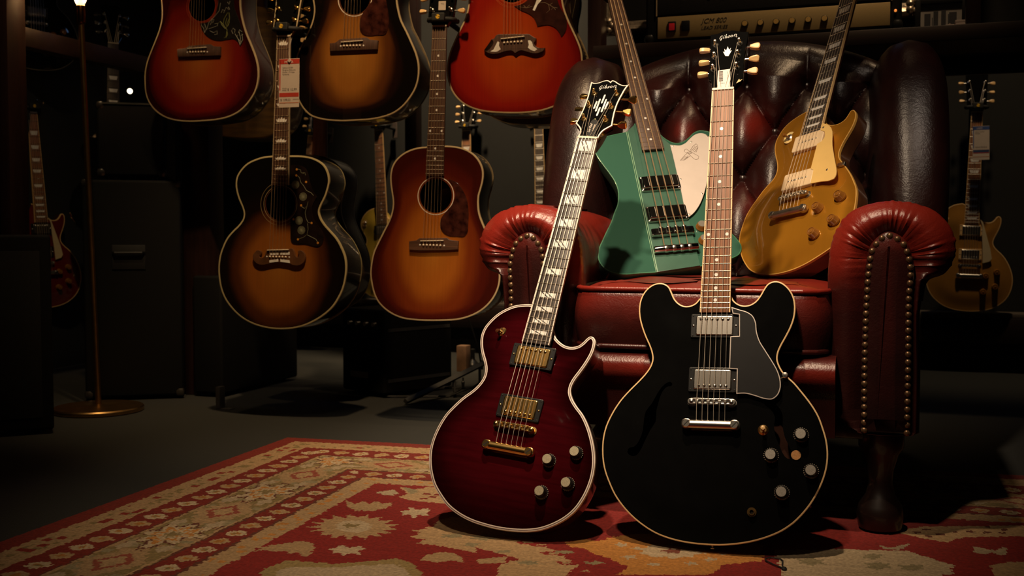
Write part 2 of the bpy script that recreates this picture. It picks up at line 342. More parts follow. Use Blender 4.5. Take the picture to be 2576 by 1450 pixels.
class Guitar:
    def __init__(s, name, label, cat, F, group=None): s.F = F; s.root = thing(name, label, cat, F.M, group)
    def P(s, px, py, z=0.0): return s.F.P(px, py, z)
    def part(s, name, vf, m, parent=None, **kw): return mk(name, vf[0], vf[1], m, parent or s.root, **kw)
    def body(s, o, z, T, top_m, side_m, arch=0.0, aw=.06, holes=(), bind=None, bfn=None, step=.008, rb=.006, inner=None, bind_back=None, dish=0.0):
        o = ccw(o); s.o = o; s.zb = z; s.arch = arch; s.aw = aw
        V, T3, D = fill(o, holes, step); t = np.clip(D / aw, 0, 1); h = arch * t * t * (3 - 2 * t) - dish * np.exp(-((D - .02) / .012) ** 2)
        b = np.clip(1 - D / .12, 0, 1) if bfn is None else np.array([bfn(x, y, d) for (x, y), d in zip(V, D)])
        flip = [f if area([V[i] for i in f]) > 0 else f[::-1] for f in T3]
        top = mk('body_top', [(x, y, z + hh) for (x, y), hh in zip(V, h)], flip, top_m, s.root, ang=60, attrs={'burst': ('POINT', b)})
        rg = [[(x, y, z) for x, y in o], [(x, y, z - T + rb) for x, y in o]]
        for k in (1, 2, 3): q = inset(o, rb * (1 - math.cos(k * math.pi / 6))); rg.append([(x, y, z - T + rb - rb * math.sin(k * math.pi / 6)) for x, y in q])
        rg = [r[::-1] for r in rg]
        bd = s.part('body', loft(rg, False, True), side_m)
        if bind:
            m, w, hh = bind[:3]; lift = bind[3] if len(bind) > 3 else .0005
            s.part('body_binding', s.edge(o, z, w, hh, lift), m)
        if bind_back: s.part('back_binding', s.edge(o, z - T + .004, .001, .004, -.001), bind_back)
        return top
    def edge(s, o, z, w, hh, lift=.0005):
        a, b = inset(o, -.0006), inset(o, w)
        return loft([[(x, y, z - hh) for x, y in a], [(x, y, z + lift * .3) for x, y in a], [(x, y, z + lift) for x, y in inset(o, .0004)], [(x, y, z + lift) for x, y in b], [(x, y, z - .0012) for x, y in b]], False, False)
    def top_z(s, x, y):
        d = edist(np.array([(x, y)]), s.o)[0]; t = min(d / s.aw, 1); return s.zb + s.arch * t * t * (3 - 2 * t)
    def plate(s, name, o, z, th, m, parent=None, bev=.0006, **kw): return s.part(name, prism(o, z, z + th, bev), m, parent, **kw)
    def neck(s, w0, w1, y0, y1, L, nf, zt, board_m, neck_m, heel, bind=None, inlays=(), depth=.021, nut_m=None, th=.006, fret_h=.0011):
        wy = lambda y: w0 + (w1 - w0) * (y0 - y) / (y0 - y1)
        fb = s.part('fretboard', join(prism([(-w1 / 2, y1), (w1 / 2, y1), (w0 / 2, y0), (-w0 / 2, y0)], zt - th, zt, .0004)), board_m); s.fb = fb
        if bind:
            for sg in (-1, 1):
                o = [(sg * (w1 / 2 - .0018), y1), (sg * (w1 / 2 + .0003), y1), (sg * (w0 / 2 + .0003), y0), (sg * (w0 / 2 - .0018), y0)]
                s.part('fretboard_binding', prism(o, zt - th, zt + .0003), bind, fb)
        for n in range(1, nf + 1):
            y = y0 - fretpos(L, n); inst('fret', FRET, FRETM, 'fret', fb, (0, y, zt), None, (wy(y) - .001, .0012, fret_h))
        for kind, n in inlays:
            ya, yb = y0 - fretpos(L, n - 1), y0 - fretpos(L, n); yc = (ya + yb) / 2; w = wy(yc); h = ya - yb
            if kind == 'dot': inst('dot', DOT, PEARL, 'inlay', fb, (0, yc, zt))
            elif kind == 'ddot':
                for sg in (-1, 1): inst('dot', DOT, PEARL, 'inlay', fb, (sg * w * .34, yc, zt))
            elif kind == 'trap':
                s.part('inlay', prism([(-w * .29, yc - h * .27), (w * .29, yc - h * .27), (w * .36, yc + h * .27), (-w * .36, yc + h * .27)], zt, zt + .0003), PEARL, fb)
            elif kind in ('split1', 'split2'):
                ps = [[(0, 0), (.50, 0), (.05, 1), (0, 1)], [(.62, 0), (.82, 0), (.36, 1), (.16, 1)], [(.92, 0), (1, 0), (1, 1), (.47, 1)]] if kind == 'split2' else [[(0, 0), (.62, 0), (.10, 1), (0, 1)], [(.76, 0), (1, 0), (1, 1), (.24, 1)]]
                for p in ps: s.part('inlay', prism([((x - .5) * w * .62, yc + (y - .5) * h * .66) for x, y in p], zt, zt + .0003), PEARL, fb)
            elif kind == 'crown':
                p = [(-.30, -.30), (.30, -.30), (.36, .05), (.24, -.02), (.18, .22), (.08, .06), (0, .36), (-.08, .06), (-.18, .22), (-.24, -.02), (-.36, .05)]
                s.part('inlay', prism([(x * w, yc + y * min(h, .024)) for x, y in p], zt, zt + .0003), PEARL, fb)
        rg = []
        for i in range(9):
            y = y0 + (heel - y0) * i / 8; w = wy(y) / 2 - .0003; dp = depth * (1 + .12 * i / 8)
            rg.append([(w * math.cos(a), y, zt - th - (dp - th) * math.sin(a) ** .8 if 0 < a < math.pi else zt - th) for a in [math.pi * k / 10 for k in range(11)]])
        s.part('neck', loft(rg), neck_m)
        if nut_m: s.part('nut', box(w0 + .0004, .0052, .0062, .0008, (0, y0 + .0026, zt - .0012)), nut_m)
    def strings(s, xn, yn, zn, xb, yb, zb, tail, m, rad):
        for i in range(len(xn)):
            pts = [(xn[i], yn, zn), (xb[i], yb, zb)] + ([tail[i]] if tail else [])
            s.part('string', tube(pts, rad[i], 5), m)
    def head_frame(s, tilt, y0=.004, z=-.003):
        F = s.F; t = R(tilt); H = Frame(F.M @ Vector((0, y0, z)), F.x, F.y * math.cos(t) - F.z * math.sin(t)); H.L = F.M.inverted() @ H.M; return H
    def headstock(s, H, o, m, th=.014, bind=None):
        vf = prism(ccw(o), -th, 0, .001); h = s.part('headstock', xf(vf, H.L), m); s.hd = h
        if bind: s.part('headstock_binding', xf(s.edge(ccw(o), 0, .0021, .003, .0006), H.L), bind, h)
        return h
    def tuners(s, H, posts, buttons, post_m, btn_m, btn=('button', BUTTON), edge_x=None, angs=(20, -15, 30, 10, -25, 5)):
        Rm = H.L.to_3x3()
        for i, (x, y) in enumerate(posts):
            inst('tuner_post', POST, post_m, 'tuner_post', s.hd, H.L @ Vector((x, y, 0)), Rm.to_4x4())
        for i, (x, y) in enumerate(buttons):
            sg = 1 if x > 0 else -1; rot = Rm.to_4x4() @ (Matrix.Identity(4) if sg > 0 else Matrix.Rotation(math.pi, 4, 'Z')) @ Matrix.Rotation(R(angs[i % 6]), 4, 'X')
            inst(btn[0], btn[1], btn_m, 'tuner_button', s.hd, H.L @ Vector((x - sg * .009, y, -.008)), rot)
            px = posts[i][0] if i < len(posts) else x * .4; ln = abs(x - px) - .008
            inst('shaft', SHAFT, post_m, 'tuner_shaft', s.hd, H.L @ Vector((px, y, -.008)), rot, (max(ln, .004), 1, 1))
    def head_strings(s, H, xn, posts, m, r=.0005):
        Fi = s.F.M.inverted()
        for i, p in enumerate(posts):
            a = Vector((xn[i], .002, .001)); b = H.L @ Vector((p[0] + (.003 if p[0] < 0 else -.003), p[1], .006)); s.part('string', tube([a, b], r, 5), m, s.hd)
    def logo(s, H, p0, p1, m, r=.0007, hs=None, lines=GIBSON):
        a, b = Vector(p0), Vector(p1); u = b - a; v = Vector((-u.y, u.x)) * .42
        fn = lambda x, y: H.L @ Vector((a.x + u.x * x + v.x * y + u.x * .10 * y, a.y + u.y * x + v.y * y + u.y * .10 * y, .0004))
        s.part('logo', strokes(lines, r, fn), m, s.hd)
    def humbucker(s, x, y, z, cover_m, screw_m, pole_y, ring_m=BLACKP, w=.070, h=.038, rw=.089, rh=.046, hc=.0075):
        rg = s.part('pickup_ring', shift(prism(rrect(rw, rh, .0025), z, z + .0045, .001), (x, y, 0)), ring_m)
        cv = s.part('pickup_cover', shift(prism(rrect(w, h, .004), z + .001, z + hc, .0022, 3), (x, y, 0)), cover_m)
        for i in range(6): inst('screw', SCREW, screw_m, 'pole_screw', cv, (x + (i - 2.5) * .0100, y + pole_y, z + hc - .0003))
        for sx in (-1, 1): inst('screw', SCREW, screw_m, 'height_screw', rg, (x + sx * (w / 2 + .0048), y, z + .0042), None, (.7, .7, .8))
        for sx in (-1, 1):
            for sy in (-1, 1): inst('screw', SCREW, BLACKM, 'ring_screw', rg, (x + sx * (rw / 2 - .004), y + sy * (rh / 2 - .004), z + .0042), None, (.55, .55, .6))
    def tom_bridge(s, x, y, z, m, post_m=None, w=.083, h=.0115):
        o = rrect(w, h, .0055, 5); b = s.part('bridge', shift(prism(o, z + .006, z + .0125, .0012), (x, y, 0)), m)
        s.part('bridge_edge', shift(prism(rrect(w * .76, .0035, .001), z + .0125, z + .0148, .0006), (x, y + .004, 0)), m, b)
        s.part('bridge_edge', shift(prism(rrect(w * .76, .0030, .001), z + .0125, z + .0143, .0006), (x, y - .004, 0)), m, b)
        for i in range(6): s.part('saddle', box(.0055, .0055, .0042, .0006, (x + (i - 2.5) * .0103, y + (.0012 if i % 2 else -.0008), z + .0146)), m, b)
        for sx in (-1, 1): s.part('bridge_post', shift(lathe([(.0085, 0), (.0085, .002), (.004, .0024), (.004, .0070)], 20), (x + sx * .0365, y - .0005, z)), m, b); inst('screw', SCREW, m, 'post_screw', b, (x + sx * .0365, y, z + .0122), None, (1.2, 1.2, 1))
    def stop_tail(s, x, y, z, m, w=.104):
        rg = []
        for i in range(13):
            t = i / 12; xx = -w / 2 + .009 + (w - .018) * t; rg.append([(x + xx, y + .0085 * math.cos(a), z + .0115 + .0075 * math.sin(a)) for a in [2 * math.pi * k / 16 for k in range(16)]])
        t = s.part('tailpiece', loft([[p for p in r[::-1]] for r in rg]), m)
        for sx in (-1, 1):
            s.part('tailpiece_ear', shift(prism(rrect(.019, .0185, .0075, 5), z + .006, z + .0155, .0015), (x + sx * (w / 2 - .0085), y + .0005, 0)), m, t)
            st = s.part('stud', shift(lathe([(.0078, .0150), (.0078, .0180), (.0066, .0192), (0, .0192)], 24), (x + sx * (w / 2 - .0085), y + .0005, z)), m, t)
            s.part('stud_slot', xf(box(.0130, .0016, .0004), Matrix.Translation((x + sx * (w / 2 - .0085), y + .0005, z + .0193)) @ Matrix.Rotation(R(48), 4, 'Z')), BLACKM, t)
    def knob(s, x, y, z, kind='black', rot=0):
        if kind == 'black':
            k = inst('knob', KNOB, BLACKP, 'knob', s.root, (x, y, z), (0, 0, rot)); inst('kcap', KCAP, NICKEL if s.kcap is None else s.kcap, 'knob_cap', k); inst('ktick', KTICK, IVORY, 'knob_numbers', k)
        else: k = inst('speed', SPEED, AMBER, 'knob', s.root, (x, y, z), (0, 0, rot))
    kcap = None
    def toggle(s, x, y, z, m, tip_m, ang=20):
        w = s.part('toggle_switch', shift(join(lathe([(.0095, 0), (.0095, .0012), (.0072, .0030), (.0060, .0040), (.0042, .0040), (.0040, .0025), (0, .0025)], 24)), (x, y, z)), m)
        M = Matrix.Translation((x, y, z + .002)) @ Matrix.Rotation(R(ang), 4, 'Y') @ Matrix.Rotation(R(-ang), 4, 'X')
        s.part('switch_tip', xf(lathe([(.0016, 0), (.0018, .006), (.0040, .010), (.0046, .015), (.0038, .0185), (0, .0195)], 16), M), tip_m, w)
BR_SADDLE = {}
def acoustic(name, label, F, outline, L, d):
    """F: origin on the saddle, y along the neck, z out of the top. outline in local metres."""
    G = Guitar(name, label, 'guitar', F, d.get('group')); z0 = 0.0; hole = d['hole']; hp = circle(hole[0], hole[1], hole[2], 40)
    G.body(outline, z0, d.get('T', .108), d['top'], d['side'], holes=[hp] if hole[2] else [], bind=(d['bind'], d.get('bw', .0038), .006, .0007), bfn=d['bfn'], step=.010, rb=.004, bind_back=d['bind'])
    rm = d.get('ros', WHITEB)
    if hole[2]:
        G.part('soundhole_lip', ring(hole[2] - .0002, hole[2] + .0008, -.003, .0002, cx=hole[0], cy=hole[1]), d.get('lip', MAHOG))
        for (r0, r1) in d.get('rings', [(.0045, .0062)]): G.part('rosette', ring(hole[2] + r0, hole[2] + r1, 0, .0004, 56, hole[0], hole[1]), rm)
    nf = d.get('nf', 20); yend = L - fretpos(L, nf) - d.get('over', .006)
    G.neck(.0435, .0560, L, yend, L, nf, .0065, d.get('board', ROSED), d.get('neckm', MAHOG), L - fretpos(L, 14) + .004, bind=d.get('fbind'), inlays=d.get('inlays', ()), nut_m=IVORY, th=.0062)
    if d.get('pg'):
        G.plate('pickguard', d['pg'], .0003, .0016, d.get('pgm', TORT))
    br = G.plate('bridge', d['br'], .0002, .0085, d.get('brm', ROSED), bev=.0012); G.br = br
    xs = [(i - 2.5) * .0105 for i in range(6)]
    G.part('saddle', xf(box(.072, .0030, .0055, .0010, (0, 0, .0105)), Matrix.Rotation(R(2.5), 4, 'Z')), IVORY, br)
    for x in xs: inst('pin', PIN, IVORY, 'bridge_pin', br, (x, d.get('piny', -.013), .0080))
    if d.get('ends'):
        for x in (-.0375, .0375): inst('pin', PIN, PEARL, 'bridge_dot', br, (x, d.get('piny', -.013), .0072), None, (.85, .85, .5))
    xn = [(i - 2.5) * .0072 for i in range(6)]
    G.strings(xn, L, .0085, xs, 0, .0138, [(x, d.get('piny', -.013) + .002, .0095) for x in xs], BRONZE, [.0007, .00062, .00055, .00048, .0004, .00036])
    H = G.head_frame(13, L + .004, .004); H.L = F.M.inverted() @ H.M
    o = smooth([(-.0235, 0, 1), (-.030, .016), (-.039, .030, 1), (-.041, .095), (-.044, .165, 1), (-.02, .178), (0, .172), (.02, .178), (.044, .165, 1), (.041, .095), (.039, .030, 1), (.030, .016), (.0235, 0, 1)], 3)
    G.headstock(H, o, BLACKL, bind=d.get('hbind'))
    posts = [(-.029, .05), (-.031, .09), (-.033, .13), (.029, .05), (.031, .09), (.033, .13)]
    G.tuners(H, posts, [(-.058, .05), (-.060, .09), (-.062, .13), (.058, .05), (.060, .09), (.062, .13)], d.get('tun', NICKEL), d.get('btn', CREAM), ('tulip', TULIP))
    G.H = H
    return G
def ell(x0, y0, rx, ry): return lambda x, y, e: min(1.0, math.sqrt(((x - x0) / rx) ** 2 + ((y - y0) / ry) ** 2) * .8)
# ------------------------------------------------------------------ outlines traced for the four guitars at the armchair
A4 = lambda p: Zm(1500, 690, 4, p); B4 = lambda p: Zm(1500, 1020, 4, p)
ES_O = A4([(1040, 250), (1000, 295), (950, 320), (890, 325), (840, 305), (790, 255), (760, 190), (730, 130), (690, 102), (640, 93), (580, 105), (520, 145), (475, 200), (445, 270), (433, 350), (437, 430), (460, 530), (500, 640), (540, 730), (562, 800), (567, 860), (550, 920), (510, 985), (440, 1065), (340, 1165), (250, 1265)]) + \
    B4([(210, 0), (150, 100), (100, 210), (72, 320), (62, 440), (68, 560), (90, 670), (130, 780), (185, 900), (260, 1010), (350, 1110), (470, 1210), (600, 1290), (760, 1350), (920, 1385), (1080, 1403), (1240, 1410), (1400, 1400), (1560, 1375), (1720, 1330), (1860, 1270), (1980, 1190), (2090, 1080), (2180, 960), (2250, 830), (2300, 700), (2325, 580), (2328, 450), (2310, 330), (2280, 230), (2240, 120), (2170, 0)]) + \
    A4([(2130, 1265), (2050, 1165), (1990, 1095), (1930, 1040), (1880, 990), (1840, 920), (1822, 860), (1830, 790), (1860, 720), (1910, 630), (1960, 530), (1990, 440), (2001, 340), (1990, 250), (1960, 180), (1910, 120), (1850, 82), (1790, 75), (1735, 95), (1690, 150), (1650, 220), (1600, 280), (1545, 312), (1480, 320), (1420, 300), (1380, 265), (1358, 225)])
C4 = lambda p: Zm(1060, 740, 4, p); D4 = lambda p: Zm(1060, 1020, 4, p)
LP_O = C4([(1108, 108), (1020, 108), (940, 120), (850, 155), (760, 210), (690, 275), (635, 345), (605, 420), (597, 500), (610, 600), (635, 690), (645, 760), (632, 830), (590, 900), (520, 970), (430, 1035)]) + \
    D4([(335, 0), (250, 90), (180, 200), (120, 330), (88, 450), (80, 560), (92, 680), (125, 800), (180, 900), (260, 1010), (370, 1100), (490, 1165), (620, 1210), (760, 1245), (900, 1265), (1050, 1272), (1200, 1255), (1330, 1210), (1450, 1145), (1550, 1060), (1630, 950), (1690, 830), (1730, 700), (1745, 570), (1735, 430), (1710, 310), (1670, 190), (1620, 90), (1560, 10)]) + \
    C4([(1515, 1050), (1500, 990), (1510, 930), (1540, 870), (1600, 790), (1670, 690), (1720, 600), (1745, 520), (1748, 470), (1730, 440), (1700, 432), (1670, 450), (1630, 490), (1580, 525), (1520, 538), (1450, 525), (1390, 485), (1345, 430), (1330, 370)])
E5 = lambda p: Zm(1480, 310, 5.322, p); F5 = lambda p: Zm(1480, 500, 5.322, p)
TB_O = E5([(620, 10), (600, 60), (560, 95), (515, 118), (440, 135), (300, 165), (200, 195), (130, 250), (100, 320), (95, 390), (130, 460), (200, 560), (290, 680), (360, 790), (395, 890), (404, 980), (395, 1080), (350, 1200)]) + \
    F5([(300, 330), (250, 430), (190, 560), (150, 650), (130, 730), (135, 800), (165, 870), (220, 930), (300, 980), (400, 1005), (520, 1012), (640, 1003), (760, 995), (920, 985), (1100, 970), (1280, 945), (1420, 920), (1500, 905), (1650, 880), (1800, 840), (1925, 795), (2010, 750), (2045, 690), (2045, 630), (2010, 570), (1960, 510)]) + \
    E5([(1920, 1481), (1800, 1320), (1700, 1130), (1640, 950), (1630, 780), (1660, 600), (1700, 420), (1715, 260), (1680, 160), (1610, 115), (1560, 105), (1490, 100), (1420, 125), (1350, 190), (1280, 245), (1210, 268), (1130, 262), (1090, 245), (1030, 210), (960, 150), (900, 10)])
G5 = lambda p: Zm(1840, 260, 5.322, p); H5 = lambda p: Zm(1840, 440, 5.322, p)
GT_O = G5([(1020, 110), (950, 145), (860, 200), (780, 260), (700, 340), (640, 430), (600, 510), (583, 600), (590, 690), (610, 780), (617, 860), (600, 950), (555, 1030), (490, 1100), (420, 1180)]) + \
    H5([(340, 332), (270, 430), (200, 550), (150, 680), (115, 800), (103, 900), (115, 1000), (140, 1100), (190, 1200), (240, 1265), (320, 1312), (430, 1335), (570, 1333), (720, 1303), (850, 1260), (1000, 1190), (1150, 1100), (1300, 1000), (1400, 920), (1500, 800), (1570, 680), (1620, 560), (1655, 420), (1672, 280), (1670, 180), (1640, 92)]) + \
    G5([(1600, 960), (1550, 880), (1490, 800), (1440, 720), (1440, 660), (1465, 590), (1510, 500), (1570, 400), (1620, 310), (1655, 220), (1668, 150), (1655, 110), (1630, 92), (1605, 100), (1570, 150), (1520, 220), (1460, 265), (1390, 290), (1320, 295), (1270, 270), (1250, 220), (1255, 170)])
XN = [(i - 2.5) * .0071 for i in range(6)]; XB = [(i - 2.5) * .0103 for i in range(6)]
SR = [.00070, .00064, .00058, .00046, .00040, .00036]

# ------------------------------------------------------------------ black semi-hollow guitar
def build_es():
    F = pose_frame(19.2, 19.8, -1.5, (.421, 2.158, .864)); zb = -.013
    G = Guitar('semi_hollow_guitar', 'glossy black double-cutaway semi-hollow guitar leaning upright on the armchair seat front', 'guitar', F); G.kcap = CAPM
    o = smooth(F.PP(ES_O, zb), 3)
    fl = F.PP(A4([(745, 1085), (765, 1105), (755, 1128), (725, 1130), (690, 1150), (650, 1215), (625, 1300)]) + B4([(605, 60), (600, 160), (545, 250), (490, 360), (435, 470), (395, 510), (340, 505), (312, 470), (330, 430), (380, 420), (430, 360), (470, 250), (480, 150), (500, 60)]) + A4([(560, 1300), (620, 1190), (690, 1105)]), zb + .006)
    fr = F.PP(B4([(1700, -60), (1760, -40), (1850, 40), (1875, 100), (1875, 200), (1900, 330), (1960, 455), (1975, 520), (1950, 545), (1900, 520), (1850, 420), (1800, 300), (1790, 200), (1800, 120), (1740, 30), (1690, -10)]), zb + .006)
    G.body(o, zb, .044, BLACKL, BLACKL, arch=.007, aw=.07, holes=[ccw(smooth(fl, 2)), ccw(smooth(fr, 2))], bind=(YBIND, .0020, .005, .0008), step=.008)
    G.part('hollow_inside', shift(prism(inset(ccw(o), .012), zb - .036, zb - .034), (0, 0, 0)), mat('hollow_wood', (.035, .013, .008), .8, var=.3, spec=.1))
    dots = [('dot', n) for n in (3, 5, 7, 9, 15, 17, 19, 21)] + [('ddot', 12)]
    G.neck(.0430, .0565, 0, -.4600, .62865, 22, 0, ROSE, MAHOG, -.385, bind=YBIND, inlays=dots, nut_m=IVORY)
    zt = zb + .006
    x, y = F.P(1797, 818.8, zt + .008); G.humbucker(0, y, zt, NICKEL, NICKEL, .012)
    x, y = F.P(1791, 955, zt + .008); G.humbucker(0, y, zt + .001, NICKEL, NICKEL, -.012)
    xb, yb = F.P(1791, 1011, zt + .012); G.tom_bridge(0, yb, zt, NICKEL, w=.088)
    xt, yt = F.P(1789.5, 1069, zt + .012); G.stop_tail(0, yt, zt, NICKEL)
    G.strings(XN, .001, .0016, XB, yb, zt + .0170, [(x, yt + .008, zt + .0125) for x in XB], STRING, SR)
    pg = F.PP(A4([(1362, 335, 1), (1440, 360), (1520, 385), (1570, 420), (1600, 480), (1612, 580), (1640, 670), (1700, 770), (1770, 880), (1820, 970), (1850, 1070), (1850, 1150), (1820, 1220), (1770, 1257), (1700, 1255), (1600, 1225), (1500, 1200), (1413, 1203, 1), (1418, 955, 1), (1340, 950, 1), (1352, 630, 1), (1440, 625, 1), (1440, 405, 1), (1375, 395, 1)]), zt + .010)
    po = ccw(smooth(pg, 5)); pl = G.plate('pickguard', po, zt + .0085, .0016, mat('pickguard_black', (.010, .010, .011), .5, var=.1, spec=.18))
    G.part('pickguard_edge', [*(lambda vf: (vf[0], vf[1]))(G.edge(po, zt + .0098, .0011, .0014, .0006))], mat('pickguard_edge_white', (.62, .55, .50), .4, var=.05), pl)
    a = F.P(1500 + 1850 / 4, 690 + 1055 / 4, zt + .006); b = F.P(1500 + 1900 / 4, 690 + 1015 / 4, zt)
    G.part('pickguard_bracket', join(tube([(a[0], a[1], zt + .007), (b[0], b[1], zb + .002)], .0011, 6), shift(lathe([(.0052, 0), (.0052, .003), (.0038, .0045), (.0038, .0080), (.0046, .0085), (.0046, .0105), (0, .011)], 14), (b[0], b[1], zb - .001))), NICKEL)
    for (X, Y, r) in ((2055, 285, .3), (1752, 495, 1.2), (2155, 650, 2), (1860, 870, .7)):
        x, y = F.P(1500 + X / 4, 1020 + Y / 4, zt + .016); G.knob(x, y, G.top_z(x, y) - .001, 'black', r)
    x, y = F.P(1500 + 1678 / 4, 1020 + 248 / 4, zt + .004); G.toggle(x, y, zt, LAMPB, CREAM, 4)
    x, y = F.P(1500 + 2010 / 4, 1020 + 503 / 4, zt); G.part('round_sticker', shift(lathe([(.0085, 0), (.0085, .0004), (0, .00045)], 28), (x, y, G.top_z(x, y) + .0006)), mat('tan_sticker', (.46, .22, .07), .6, var=.2, scale=300))
    x, y = F.P(1500 + 1565 / 4, 1020 + 1077 / 4, zt); z = G.top_z(x, y); G.part('output_jack', join(ring(.0036, .0082, z - .001, z + .0022, 28, x, y), ring(.0036, .0058, z + .002, z + .0045, 28, x, y)), LAMPB); G.part('jack_hole', shift(lathe([(.0037, 0), (0, .0001)], 16), (x, y, z + .0006)), BLACKM)
    G.part('strap_button', xf(lathe([(.004, 0), (.003, .004), (.003, .008), (.0065, .010), (.006, .012), (0, .012)], 14), Matrix.Translation((F.P(1790, 1372, zb)[0], F.P(1790, 1372, zb)[1] + .001, zb - .012)) @ Matrix.Rotation(R(90), 4, 'X') @ Matrix.Scale(.6, 4)), NICKEL)
    H = G.head_frame(15); K8 = lambda p: Zm(1700, 70, 8, p); HP = lambda p, z=0: H.PP(K8(p), z)
    ho = [(-.0215, .002, 1)] + smooth(HP([(730, 1240, 1), (725, 1160), (700, 1060), (650, 990, 1), (670, 850), (690, 600), (697, 300), (700, 140, 1), (780, 130), (880, 105), (960, 70), (1030, 58), (1085, 70, 1), (1115, 50), (1170, 50), (1250, 65), (1340, 78), (1465, 75, 1), (1440, 250), (1400, 450), (1370, 700), (1350, 1020, 1), (1250, 1100), (1172, 1215, 1)]), 3) + [(.0215, .002)]
    G.headstock(H, [p[:2] for p in ho], BLACKL)
    posts = HP([(752, 830), (780, 585), (800, 340), (1225, 790), (1250, 540), (1285, 300)], .003); bt = HP([(560, 940), (585, 700), (600, 455), (1530, 870), (1560, 620), (1580, 375)], -.008)
    G.tuners(H, posts, bt, NICKEL, CREAM, ('tulip', TULIP), angs=(15, 25, 70, 20, 40, 10)); G.head_strings(H, XN, [posts[0], posts[1], posts[2], posts[5], posts[4], posts[3]], STRING)
    G.logo(H, HP([(880, 255)])[0], HP([(1265, 175)])[0], PEARL, .0008)
    G.part('crown_inlay', xf(prism(ccw(HP([(1000, 575), (950, 485), (985, 495), (980, 425), (1015, 465), (1048, 380), (1075, 450), (1112, 405), (1092, 468), (1128, 460), (1060, 575)])), .0002, .0008), H.L), PEARL, G.hd)
    st = HP([(850, 862), (1097, 828), (1095, 1188), (832, 1212)], .003); sk = G.part('barcode_sticker', xf(prism(ccw(st), .0028, .0032), H.L), mat('white_paper', (.78, .72, .68), .7, var=.04), G.hd)
    bars = []; x0 = 868
    for yy in range(878, 1085, 9):
        w = random.choice((4, 6, 3)); q = HP([(x0, yy), (950, yy - 8), (950, yy - 8 + w), (x0, yy + w)], .0033); bars.append(prism(ccw(q), .0032, .0034))
    G.part('barcode', xf(join(*bars), H.L), BLACKM, G.hd)
    lines = [prism(ccw(HP([(X, 1110), (X + 22, 1108), (X + 22, 1116), (X, 1118)], .0033)), .0032, .0034) for X in (900, 930, 960)] + [prism(ccw(HP([(1040 - k * 2, 880 + 60 * k), (1046 - k * 2, 880 + 60 * k), (1046 - k * 2, 925 + 60 * k), (1040 - k * 2, 925 + 60 * k)], .0033)), .0032, .0034) for k in range(3)]
    G.part('sticker_print', xf(join(*lines), H.L), BLACKM, G.hd)
    G.part('truss_rod_cover_tip', xf(prism(ccw(HP([(1215, 1115), (1250, 1060), (1275, 1025), (1290, 1050), (1345, 1028), (1300, 1075)], .001)), .0004, .0008), H.L), mat('gold_decal', (.5, .3, .06), .4, var=.1), G.hd)
    return G
ES = build_es()

